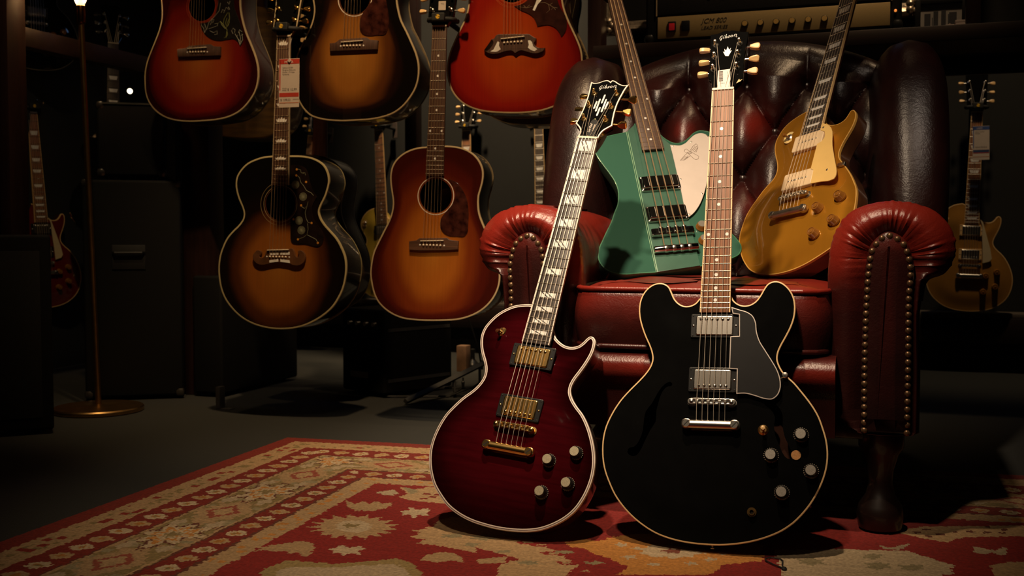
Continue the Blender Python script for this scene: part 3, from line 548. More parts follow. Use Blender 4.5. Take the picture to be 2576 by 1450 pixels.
# ------------------------------------------------------------------ wine red single-cut with split block inlays
def build_lp():
    F = pose_frame(25, 20, 6.1, (.1575, 2.2585, .7765)); zb = -.017
    G = Guitar('single_cut_guitar', 'wine red single-cut guitar with white binding and split block inlays leaning on the armchair', 'guitar', F); G.kcap = mat('brushed_gold_cap', (.66, .58, .40), .34, .55, var=.25, scale=900)
    o = smooth(F.PP(LP_O, zb), 3); G.lo = o
    wine = burst('wine_flame', [(0, (.085, .0040, .007)), (.55, (.062, .003, .0055)), (1, (.016, .001, .0015))], grain=.7)
    m, nt = wine, wine.node_tree      # flame figure: broad ripples across the grain
    mp = [n for n in nt.nodes if n.type == 'MAPPING'][0]; mp.inputs['Scale'].default_value = (9, 110, 9)
    G.body(o, zb, .046, wine, mat('wine_side', (.05, .008, .008), .3, 0, 1, var=.3, scale=1, stretch=(90, 6, 6)), arch=.011, aw=.075, bind=(WHITEB, .0048, .007, .0009), step=.008, dish=.0012)
    G.part('binding_line', [*G.edge(inset(ccw(o), .0018), zb + .0009, .0010, .0006, .0003)], mat('binding_dark_line', (.16, .10, .09), .4), None)
    sp = []
    for i, n in enumerate((1, 3, 5, 7, 9, 12, 15, 17, 19, 21)): sp.append(('split2' if i % 2 == 0 else 'split1', n))
    G.neck(.0430, .0570, 0, -.4590, .62865, 22, 0, EBONY, MAHOG, -.39, bind=WHITEB, inlays=sp, nut_m=IVORY)
    zt = zb + .0105
    for X, Y, py in ((1120, 625, .012), (985, 1140, -.012)):
        x, y = F.P(1060 + X / 4, 740 + Y / 4, zt + .008); G.humbucker(0, y, zt, GOLD, GOLD, py)
    x, yb = F.P(1060 + 940 / 4, 740 + 1335 / 4, zt + .012); G.tom_bridge(0, yb, zt, GOLD)
    x, yt = F.P(1060 + 890 / 4, 1020 + 440 / 4, zt + .012); G.stop_tail(0, yt, zt, GOLD)
    G.strings(XN, .001, .0016, XB, yb, zt + .0170, [(x, yt + .008, zt + .0125) for x in XB], STRING, SR)
    for X, Y, r in ((1530, 455, .4), (1265, 540, 1.4), (1445, 770, 2.2), (1185, 860, .9)):
        x, y = F.P(1060 + X / 4, 1020 + Y / 4, zt + .016); G.knob(x, y, G.top_z(x, y) - .001, 'black', r)
    x, y = F.P(1060 + 808 / 4, 740 + 375 / 4, zt); G.toggle(x, y, G.top_z(x, y) - .001, GOLD, mat('amber_tip', (.10, .03, .012), .2, 0, .6), -14)
    x, y = F.P(1060 + 1500 / 4, 1020 + 1130 / 4, zb - .02); G.part('jack_plate', shift(lathe([(.014, 0), (.014, .002), (.008, .003), (.008, .007), (0, .007)], 20), (0, 0, 0)), GOLD, M=Matrix.Translation((x - .006, y + .012, zb - .024)) @ Matrix.Rotation(R(118), 4, 'Z') @ Matrix.Rotation(R(-90), 4, 'Y') @ Matrix.Scale(.8, 4))
    H = G.head_frame(16); K8 = lambda p: Zm(1400, 180, 8, p); HP = lambda p, z=0: H.PP(K8(p), z)
    ho = smooth(HP([(415, 1330, 1), (450, 1290), (480, 1230), (480, 1170), (450, 1110), (390, 1045, 1), (440, 960), (520, 800), (600, 600), (660, 400), (690, 260), (705, 215, 1), (760, 240), (860, 225), (960, 190), (1030, 182), (1090, 215, 1), (1120, 185), (1170, 195), (1230, 235), (1300, 270), (1370, 285), (1453, 265, 1), (1400, 330), (1310, 480), (1220, 660), (1160, 850), (1115, 1090, 1), (1040, 1130), (940, 1190), (870, 1270), (832, 1345, 1)]), 3)
    G.headstock(H, ho, BLACKL, bind=WHITEB)
    posts = HP([(550, 940), (655, 680), (760, 430), (985, 965), (1100, 700), (1205, 440)], .004); bt = HP([(370, 1000), (470, 755), (568, 500), (1315, 1080), (1410, 820), (1520, 570)], -.008)
    G.tuners(H, posts, bt, GOLD, GOLD, angs=(12, 35, 20, 80, 5, 60)); G.head_strings(H, XN, [posts[0], posts[1], posts[2], posts[5], posts[4], posts[3]], STRING)
    G.logo(H, HP([(850, 372)])[0], HP([(1235, 330)])[0], PEARL, .0008)
    for (a, b) in (((822, 592), (748, 762)), ((886, 545), (785, 815)), ((985, 460), (906, 652)), ((1010, 552), (900, 830)), ((1045, 602), (972, 775)), ((886, 712), (806, 905))):
        a, b = Vector(HP([a])[0]), Vector(HP([b])[0]); u = (b - a).normalized(); v = Vector((-u.y, u.x)) * .0020
        q = [a + u * .001, a + v * .8 + u * .003, b + v - u * .003, b, b - v - u * .003, a - v + u * .003]
        G.part('headstock_inlay', xf(prism(ccw([tuple(p) for p in q]), .0002, .0008), H.L), PEARL, G.hd)
    tc = HP([(600, 1300), (640, 1150), (700, 1000), (760, 955), (820, 985), (850, 1050), (810, 1160), (760, 1310)], .001)
    tr = G.part('truss_rod_cover', xf(prism(ccw(smooth(tc, 3)), .0004, .0018, .0004), H.L), BLACKP, G.hd)
    a, b = Vector(HP([(662, 1225)], .002)[0]), Vector(HP([(735, 1035)], .002)[0]); u = (b - a).normalized()
    M = H.L @ Matrix(((u.x, -u.y, 0, a.x), (u.y, u.x, 0, a.y), (0, 0, 1, .0019), (0, 0, 0, 1)))
    text('cover_lettering', 'Les Paul', .0078, WHITEB, G.hd, M, .3); M2 = M @ Matrix.Translation((.004, -.0075, 0)); text('cover_lettering', 'SUPREME', .0050, WHITEB, G.hd, M2)
    for p in ((630, 1300), (775, 960)):
        q = HP([p], .002)[0]; inst('screw', SCREW, GOLD, 'cover_screw', G.hd, H.L @ Vector((q[0], q[1], .0018)), H.L.to_3x3().to_4x4(), (.7, .7, .7))
    return G
LP = build_lp()
LP_LOCAL = [tuple(p) for p in LP.lo][::2]

# ------------------------------------------------------------------ green bass
def build_bass():
    F = pose_frame(40.1, 0, -5.9, (.292, 3.086, 1.248)); zb = -.014
    G = Guitar('bass_guitar', 'dark green bass guitar with white pickguard propped on the armchair seat', 'guitar', F)
    green = burst('pelham_green', [(0, (.046, .135, .094)), (1, (.042, .125, .088))], rough=.3, grain=.05, coat=.8); gs = mat('green_lacquer', (.043, .128, .090), .3, 0, .8, var=.08)
    o = smooth(F.PP(TB_O, zb), 3); G.body(o, zb, .040, green, gs, rb=.010, step=.010, arch=-.0001)
    G.part('body_edge', [*G.edge(ccw(o), zb, .0016, .005, .0004)], mat('pale_green_edge', (.06, .22, .12), .25, 0, 1))
    cb = F.PP(E5([(622, 15), (515, 118), (800, 1448)]) + F5([(920, 985), (1500, 900)]) + E5([(1345, 1262), (1240, 900), (1110, 300), (985, 190)]), zb + .004)
    G.plate('centre_block', cb, zb, .0050, gs, bev=.0008)
    for off in (-.0022, .0016):
        l = F.PP(E5([(519, 118), (802, 1448)]) + F5([(922, 985)]), zb + .005); pts = [(p[0] + off, p[1], zb + .0052) for p in (l[0], l[1], l[2])]
        G.part('pinstripe', tube(pts, .0008, 6), mat('pinstripe_green', (.30, .55, .34), .4))
    wp = F.PP(E5([(1095, 290, 1), (1160, 298), (1230, 300), (1290, 275), (1350, 220), (1420, 160), (1480, 138), (1540, 140), (1590, 165), (1640, 215), (1660, 330), (1640, 520), (1600, 720), (1545, 960), (1480, 1110), (1400, 1215), (1345, 1258, 1), (1320, 1210), (1240, 900), (1130, 430)]), zb + .007)
    pg = G.plate('pickguard', smooth(wp, 4), zb + .0056, .0022, mat('white_pickguard', (.66, .58, .53), .42, var=.03))
    for p in ((1128, 305), (1378, 250), (1590, 172), (1235, 748), (1522, 943), (1352, 1222)):
        q = F.P(*E5([p])[0], zb + .008); inst('screw', SCREW, AGED, 'pickguard_screw', pg, (q[0], q[1], zb + .0076), None, (.8, .8, .5))
    bird = [[(1285, 385), (1290, 355), (1310, 345), (1335, 362), (1480, 445), (1470, 480), (1440, 488), (1415, 478), (1330, 400), (1300, 392)], [(1335, 395), (1290, 430), (1230, 500), (1290, 492), (1360, 440)], [(1250, 490), (1300, 440)], [(1275, 492), (1335, 435)], [(1300, 470), (1348, 450)],
            [(1365, 365), (1400, 310), (1440, 278), (1460, 290), (1468, 330), (1440, 390)], [(1380, 372), (1430, 310)], [(1400, 378), (1450, 310)], [(1420, 385), (1462, 330)], [(1325, 392), (1375, 378)], [(1335, 408), (1385, 388)], [(1345, 415), (1390, 400)]]
    G.part('bird_emblem', strokes([[F.P(*E5([p])[0], zb + .008) for p in l] for l in bird], .00045, lambda x, y: (x, y, zb + .0080), 4), mat('emblem_brown', (.16, .09, .05), .6), pg)
    dots = [('dot', n) for n in (3, 5, 7, 9, 15, 17, 19)] + [('ddot', 12)]
    G.neck(.040, .0560, 0, -(fretpos(.8636, 20) + .010), .8636, 20, 0, ROSED, MAHOG, -.50, inlays=dots, nut_m=IVORY, depth=.024)
    BS = [(i - 1.5) * .0098 for i in range(4)]; B2 = [(i - 1.5) * .0185 for i in range(4)]
    for c, nm in (((960, 785), 'a'), ((1055, 1190), 'b')):
        x, y = F.P(*E5([c])[0], zb + .014); rg = G.part('pickup', shift(prism(rrect(.098, .047, .005), zb + .004, zb + .012, .0015), (x, y, 0)), CHROME)
        G.part('pickup_cover', shift(prism(rrect(.088, .037, .004), zb + .011, zb + .019, .003, 3), (x, y, 0)), CHROME, rg)
        for i in range(4): G.part('pickup_groove', box(.0011, .030, .0006, 0, (x + (i - 1.5) * .0195 + .001, y, zb + .0192)), AGED, rg)
        for sx in (-1, 1):
            for sy in (-1, 1): inst('screw', SCREW, NICKEL, 'pickup_screw', rg, (x + sx * .044, y + sy * .019, zb + .0118), None, (.8, .8, .8))
    x, yb = F.P(*F5([(1130, 430)])[0], zb + .014); br = G.part('bridge', shift(prism(rrect(.102, .020, .004), zb + .006, zb + .016, .0015), (x, yb, 0)), CHROME); xb = x
    for i in range(4): G.part('saddle', box(.0115, .015, .006, .001, (x + B2[i], yb + .001, zb + .0180)), CHROME, br); inst('screw', SCREW, NICKEL, 'saddle_screw', br, (x + B2[i], yb + .009, zb + .0195), None, (1.1, 1.1, 1))
    for sx in (-1, 1): G.part('bridge_post', shift(lathe([(.006, 0), (.006, .012), (0, .012)], 16), (x + sx * .045, yb, zb + .004)), CHROME, br)
    x, yt = F.P(*F5([(1175, 675)])[0], zb + .010); tl = G.part('tailpiece', xf(lathe([(.0078, -.052), (.0088, -.050), (.0088, .050), (.0078, .052)], 20), Matrix.Translation((x, yt, zb + .013)) @ Matrix.Rotation(R(90), 4, 'Y')), CHROME)
    for i in range(4): G.part('ball_end', xf(lathe([(.0095, -.004), (.0100, -.002), (.0100, .002), (.0095, .004)], 16), Matrix.Translation((x + B2[i] + .004, yt, zb + .013)) @ Matrix.Rotation(R(90), 4, 'Y')), NICKEL, tl)
    G.strings(BS, .001, .0022, [xb + b for b in B2], yb + .003, zb + .0215, [(x + b, yt + .006, zb + .019) for b in B2], BRONZE, [.0013, .0012, .0011, .0010])
    for p in ((1500, 345), (1535, 530)):
        q = F.P(*F5([p])[0], zb + .012); k = inst('speed', SPEED, AMBER, 'knob', G.root, (q[0] + .004, q[1], zb + .0002), None, (1.05, 1.05, .8)); inst('kcap', KCAP, NICKEL, 'knob_cap', k)
    H = G.head_frame(12); ho = smooth([(-.020, 0, 1), (-.030, .03), (-.045, .06), (-.050, .12), (-.042, .19), (-.01, .215), (.03, .18), (.045, .12), (.035, .05), (.020, 0, 1)], 4); G.headstock(H, ho, BLACKL)
    posts = [(-.022, .05), (-.025, .095), (-.025, .14), (-.02, .18)]; G.tuners(H, posts, [(-.075, .05), (-.08, .095), (-.08, .14), (-.075, .18)], CHROME, CHROME); G.head_strings(H, BS, posts, BRONZE, .001)
    return G
BASS = build_bass()

# ------------------------------------------------------------------ gold-top single-cut
def p90(G, x, y, z):
    c = G.part('pickup', shift(prism(rrect(.0860, .0460, .0050, 4), z, z + .0095, .0022, 3), (x, y, 0)), mat('soapbar_cream', (.84, .64, .40), .4, var=.04))
    for i in range(6): inst('screw', SCREW, NICKEL, 'pole_screw', c, (x + (i - 2.5) * .0100, y, z + .0092), None, (.75, .75, .7))
    for sx in (-1, 1): inst('screw', SCREW, AGED, 'mount_screw', c, (x + sx * .0098, y + .0005, z + .0092), None, (.6, .6, .5))
def build_gold():
    F = pose_frame(30.3, 59.8, -11.6, (.846, 2.710, 1.201)); zb = -.017
    G = Guitar('single_cut_guitar', 'gold-top single-cut guitar with cream pickguard propped on the armchair seat', 'guitar', F)
    goldm = burst('gold_top_finish', [(0, (.56, .245, .022)), (1, (.50, .215, .020))], rough=.34, grain=.08, coat=.7); b = goldm.node_tree.nodes['Principled BSDF']; b.inputs['Metallic'].default_value = .55
    o = smooth(F.PP(GT_O, zb), 3); G.body(o, zb, .046, goldm, mat('gold_back_brown', (.09, .035, .015), .35, 0, .8, var=.3), arch=.011, aw=.075, bind=(mat('gold_binding', (.60, .34, .08), .4), .0016, .006, .0006), dish=.0012)
    tr = [('trap', n) for n in (3, 5, 7, 9, 12, 15, 17, 19, 21)]
    G.neck(.0430, .0570, 0, -.4590, .62865, 22, 0, EBONY, MAHOG, -.39, bind=YBIND, inlays=tr, nut_m=IVORY)
    zt = zb + .0105
    for c in ((1030, 500), (880, 1020)):
        x, y = F.P(*G5([c])[0], zt + .009); p90(G, 0, y, zt)
    x, yb = F.P(*H5([(860, 250)])[0], zt + .014); G.tom_bridge(0, yb, zt, AGED); x, yt = F.P(*H5([(815, 475)])[0], zt + .014); G.stop_tail(0, yt, zt, AGED)
    G.strings(XN, .001, .0016, XB, yb, zt + .0170, [(x, yt + .008, zt + .0125) for x in XB], STRING, SR)
    pg = F.PP(G5([(1222, 265, 1), (1310, 300), (1332, 325), (1350, 560), (1375, 720), (1395, 830), (1405, 920), (1395, 970), (1370, 1010), (1330, 1030), (1200, 1050), (1060, 1077, 1), (1098, 895, 1), (1062, 878, 1), (1148, 545, 1), (1205, 510), (1248, 450), (1245, 378, 1), (1195, 365, 1)]), zt + .010)
    pl = G.plate('pickguard', smooth(pg, 4), zt + .0085, .0022, mat('cream_pickguard', (.86, .58, .20), .4, var=.03))
    for p in ((1230, 322), (1278, 888)):
        q = F.P(*G5([p])[0], zt + .011); inst('screw', SCREW, AGED, 'pickguard_screw', pl, (q[0], q[1], zt + .0105), None, (.9, .9, .6))
    q = F.P(*G5([(1430, 785)])[0], zt + .004); G.part('pickguard_bracket', box(.020, .010, .007, .001, (q[0], q[1], zb + .002)), NICKEL)
    for p, r in (((1400, 245), .3), ((1130, 420), 1.1), ((1315, 570), 2), ((1065, 755), .6)):
        x, y = F.P(*H5([p])[0], zt + .012); G.knob(x, y, G.top_z(x, y) - .001, 'amber', r)
    x, y = F.P(*G5([(765, 452)])[0], zt + .001); z = G.top_z(x, y); G.part('switch_washer', ring(.0065, .0165, z, z + .0012, 32, x, y), mat('washer_cream', (.84, .62, .25), .4)); G.toggle(x, y, z, AGED, AMBER, -10)
    H = G.head_frame(16); ho = smooth([(-.0215, 0, 1), (-.030, .016), (-.037, .030, 1), (-.040, .095), (-.043, .165, 1), (-.02, .178), (0, .172), (.02, .178), (.043, .165, 1), (.040, .095), (.037, .030, 1), (.030, .016), (.0215, 0, 1)], 3); G.headstock(H, ho, BLACKL)
    posts = [(-.027, .05), (-.029, .09), (-.031, .13), (.027, .05), (.029, .09), (.031, .13)]; G.tuners(H, posts, [(-.055, .05), (-.057, .09), (-.059, .13), (.055, .05), (.057, .09), (.059, .13)], NICKEL, CREAM, ('tulip', TULIP)); G.head_strings(H, XN, [posts[0], posts[1], posts[2], posts[5], posts[4], posts[3]], STRING)
    return G
GOLDTOP = build_gold()
# ------------------------------------------------------------------ hanging flat-top guitars, front row
YAW = 15
TRANGE = [('dot', n) for n in (3, 5, 7, 9, 15, 17)] + [('ddot', 12)]
U1 = lambda p: Zm(340, 0, 4, p); U2 = lambda p: Zm(900, 0, 4, p)
def upper(F, pts): return pts
DARKSIDE = mat('dark_mahogany_side', (.020, .008, .005), .3, 0, 1, var=.3, scale=1, stretch=(5, 5, 90)); CHERRYSIDE = mat('cherry_side', (.055, .006, .004), .3, 0, 1, var=.3, scale=1, stretch=(5, 5, 90))
OLDB = mat('old_binding', (.50, .38, .21), .4, var=.06)

def hummingbird():
    F = neck_frame(2, YAW, (500, 122.5), 3.57, (512, -300)); z = 0
    o = F.PP(U1([(262, 0), (270, 80), (268, 180), (245, 290), (205, 400), (160, 510), (120, 620), (98, 730), (97, 850), (110, 960), (150, 1050), (220, 1130), (310, 1185), (420, 1215), (550, 1225), (700, 1218), (830, 1205), (950, 1175), (1060, 1115), (1150, 1020), (1210, 920), (1240, 800), (1240, 680), (1215, 570), (1170, 450), (1120, 330), (1085, 210), (1065, 100), (1060, 0), (1068, -120), (1095, -260), (1098, -400), (1050, -520), (960, -590), (820, -630), (680, -640), (540, -630), (400, -590), (300, -520), (250, -400), (245, -260), (255, -120)]))
    hc = F.P(*U1([(672, 62)])[0]); pg = F.PP(U1([(800, 165), (745, 218), (655, 236, 1), (670, 290), (710, 350), (770, 395), (850, 412), (930, 400), (1000, 395), (1040, 430), (1060, 470, 1), (1085, 420), (1092, 360), (1070, 270), (1040, 180), (1005, 90), (995, 0), (1000, -60), (960, -120), (880, -150), (835, -120, 1), (838, 0), (825, 90)]))
    d = dict(hole=(hc[0], hc[1], .0500), top=burst('cherry_burst', [(0, (.42, .115, .020)), (.38, (.33, .055, .012)), (.68, (.19, .011, .006)), (.9, (.075, .005, .004)), (1, (.03, .003, .003))]), side=CHERRYSIDE, bind=OLDB, bfn=lambda x, y, e: min(1, .60 * math.hypot((x + .005) / .135, (y + .04) / .145) + max(0, .35 - e / .10) * .8),
             rings=[(.0035, .0042), (.0075, .0082)], ros=mat('red_ring', (.40, .06, .02), .4), lip=mat('red_lip', (.5, .06, .02), .4), pg=smooth(pg, 3), pgm=mat('black_pickguard', (.012, .010, .009), .25, 0, .5, var=.2),
             br=F.PP(U1([(435, 500, 1), (520, 490), (555, 465), (770, 450), (800, 470), (870, 475, 1), (868, 562, 1), (440, 578, 1)])), ends=True, inlays=TRANGE, group='flat-top guitars in the front hanging row')
    G = acoustic('flat_top_guitar', 'cherry sunburst flat-top guitar with flower-engraved black pickguard, leftmost of the hanging front row', F, smooth(o, 3), .6287, d)
    E = lambda l: [F.P(*U1([p])[0], .002) for p in l]
    wl = [[(860, 30), (845, 110), (800, 165), (740, 230), (720, 300)], [(700, 330), (690, 290), (665, 250)], [(700, 330), (715, 290), (700, 240)], [(755, 250), (775, 210), (765, 190), (795, 200), (780, 230)], [(750, 310), (790, 330), (825, 310), (825, 345), (800, 350)], [(740, 290), (790, 275), (830, 260), (830, 235), (800, 240)], [(865, 130), (880, 95), (900, 110), (890, 130)], [(900, 110), (915, 75), (935, 85)], [(930, 95), (950, 95), (940, 70)], [(930, 20), (945, 45), (955, 10)],
          [(1055, 455), (1040, 400), (1005, 340)], [(1055, 455), (1060, 380), (1045, 320)], [(1060, 440), (1082, 400), (1075, 340)], [(985, 340), (970, 310), (985, 285), (1005, 300), (1000, 330)], [(1040, 330), (1050, 300), (1075, 320)], [(1020, 370), (1035, 350)], [(1065, 360), (1085, 345)], [(1050, 410), (1030, 385)], [(1065, 420), (1085, 400)]]
    gl = [[(835, 235), (858, 215), (880, 240), (900, 270), (925, 300), (915, 370), (895, 382)], [(885, 245), (895, 190), (930, 130), (945, 130), (950, 190), (940, 250), (915, 280)], [(905, 250), (925, 180)], [(915, 262), (945, 190)], [(920, 275), (950, 220)], [(925, 320), (930, 350), (912, 380)], [(858, 215), (868, 245), (905, 290)]]
    G.part('pickguard_engraving', strokes([E(l) for l in wl], .00075, lambda x, y: (x, y, .0021), 4), mat('engraving_white', (.42, .40, .32), .6)); G.part('pickguard_engraving', strokes([E(l) for l in gl], .00075, lambda x, y: (x, y, .0021), 4), mat('engraving_green', (.30, .30, .08), .6))
    return G
HB = hummingbird()

def sunburst():
    F = neck_frame(2, YAW, (888.75, 106), 3.28, (900.5, -294))
    o = F.PP(U1([(1790, 0), (1802, 90), (1790, 190), (1760, 280), (1710, 380), (1660, 480), (1620, 580), (1597, 680), (1592, 790), (1605, 900), (1640, 1000), (1690, 1090), (1760, 1160), (1850, 1195), (1960, 1213), (2100, 1220)]) + U2([(0, 1212), (120, 1205), (250, 1180), (360, 1140), (450, 1075), (530, 980), (590, 870), (615, 760), (615, 650), (590, 540), (540, 420), (490, 310), (440, 210), (410, 100), (395, 0), (400, -120), (430, -260), (435, -400), (390, -530), (300, -600), (150, -640), (20, -650)]) + U1([(2130, -640), (1980, -600), (1850, -530), (1780, -400), (1765, -260), (1778, -120)]))
    h = F.P(893, -5); pg = F.PP(U2([(105, 65), (60, 120), (25, 200), (22, 290), (50, 345), (100, 362), (200, 355), (280, 345), (305, 290), (310, 150), (290, 30), (270, -60), (200, -120), (165, -60), (150, 0)]))
    K = lambda p: Zm(640, 0, 8, p)
    d = dict(hole=(h[0], h[1], .0505), top=burst('tobacco_burst', [(0, (.40, .17, .030)), (.35, (.34, .125, .020)), (.62, (.11, .033, .008)), (.8, (.016, .006, .004)), (1, (.006, .004, .003))]), side=DARKSIDE, bind=OLDB, bfn=lambda x, y, e: min(1, .58 * math.hypot((x + .004) / .112, (y + .04) / .155) + max(0, .45 - e / .12)),
             rings=[(.0035, .0060)], pg=smooth(pg, 3), pgm=TORT, br=F.PP(K([(1535, 885, 1), (1650, 870), (1740, 800), (2280, 765), (2340, 808), (2505, 825, 1), (2492, 1000, 1), (1545, 1040, 1)])), ends=True, inlays=TRANGE, group='flat-top guitars in the front hanging row')
    return acoustic('flat_top_guitar', 'amber and black sunburst flat-top guitar hanging between the cherry and orange-red guitars', F, smooth(o, 3), .6287, d)
SB = sunburst()

def dove():
    F = neck_frame(2, YAW, (1292, 96.75), 3.16, (1291, -300))
    o = F.PP(U2([(1118, 0), (1108, 90), (1075, 200), (1025, 300), (975, 410), (930, 520), (905, 620), (897, 720), (915, 830), (950, 920), (1000, 990), (1070, 1050), (1150, 1090), (1260, 1120), (1400, 1135), (1550, 1140), (1700, 1135), (1850, 1115), (1990, 1068), (2100, 1010), (2190, 930), (2240, 830), (2262, 720), (2262, 620), (2250, 510), (2215, 410), (2160, 290), (2110, 180), (2075, 80), (2060, 0), (2062, -120), (2090, -260), (2095, -400), (2050, -530), (1960, -610), (1820, -660), (1580, -670), (1340, -660), (1210, -610), (1130, -530), (1090, -400), (1095, -260), (1115, -120)]))
    h = F.P(*U2([(1560, -142)])[0]); pg = F.PP(U2([(1575, 62, 1), (1640, 105), (1720, 140), (1770, 180), (1795, 230), (1808, 270, 1), (1850, 260), (1930, 255), (1990, 285), (2025, 325), (2050, 375, 1), (2090, 320), (2105, 240), (2090, 160), (2040, 80), (2010, 0), (1990, -60), (1900, -110), (1800, -100), (1740, -40), (1690, 20), (1630, 50)]))
    d = dict(hole=(h[0], h[1], .0490), top=burst('vintage_cherry_burst', [(0, (.48, .085, .011)), (.28, (.42, .052, .009)), (.55, (.30, .014, .006)), (.85, (.20, .007, .005)), (1, (.11, .005, .004))]), side=CHERRYSIDE, bind=OLDB, bfn=lambda x, y, e: min(1, .55 * math.hypot(x / .15, (y + .03) / .18) + max(0, .3 - e / .10)),
             rings=[(.0028, .0040), (.011, .0117), (.0145, .0150)], ros=mat('orange_ring', (.55, .14, .04), .4), lip=mat('orange_lip', (.6, .12, .04), .4), pg=smooth(pg, 3), pgm=mat('dark_red_pickguard', (.035, .010, .007), .25, 0, .5, var=.4),
             br=smooth(F.PP(U2([(1275, 505, 1), (1310, 515), (1345, 480), (1370, 430), (1350, 400, 1), (1375, 395), (1400, 360), (1430, 350, 1), (1730, 348, 1), (1770, 375), (1800, 390, 1), (1795, 415), (1780, 440), (1810, 480), (1850, 490), (1887, 485, 1), (1880, 510), (1840, 535), (1780, 545), (1700, 525), (1640, 515), (1590, 543, 1), (1565, 520), (1500, 520), (1420, 545), (1350, 548), (1300, 530)])), 3), inlays=TRANGE, group='flat-top guitars in the front hanging row')
    G = acoustic('flat_top_guitar', 'orange-red flat-top guitar with pearl moustache bridge hanging behind the armchair wing', F, smooth(o, 3), .648, d)
    for l in ([(1408, 415), (1425, 425), (1420, 460), (1438, 495), (1405, 518), (1385, 522), (1335, 518), (1365, 500), (1385, 460)], [(1712, 408), (1735, 405), (1755, 425), (1765, 465), (1805, 495), (1780, 515), (1745, 505), (1712, 480), (1722, 450)]):
        G.part('pearl_inlay', prism(ccw(F.PP(U2(l), .009)), .0084, .0091), PEARL, G.br)
    E = lambda l: [F.P(*U2([p])[0], .002) for p in l]
    G.part('pickguard_dove', prism(ccw(E([(1760, 100), (1785, 45), (1800, 0), (1790, -40), (1830, -60), (1850, 0), (1810, 45), (1780, 110)])), .0019, .0024), PEARL)
    G.part('pickguard_engraving', strokes([E(l) for l in [[(1630, 70), (1700, 80), (1755, 65)], [(1700, 78), (1730, 50)], [(1690, 75), (1670, 55)], [(1800, 30), (1880, 25), (1920, 45), (1970, 75), (2010, 80)], [(1965, 72), (1950, 100)], [(1965, 72), (1990, 100)], [(1930, 50), (1960, 30)], [(1920, 45), (1930, 100), (1900, 130)]]], .0005, lambda x, y: (x, y, .0021), 4), mat('engraving_tan', (.28, .2, .12), .6))
    return G
DV = dove()

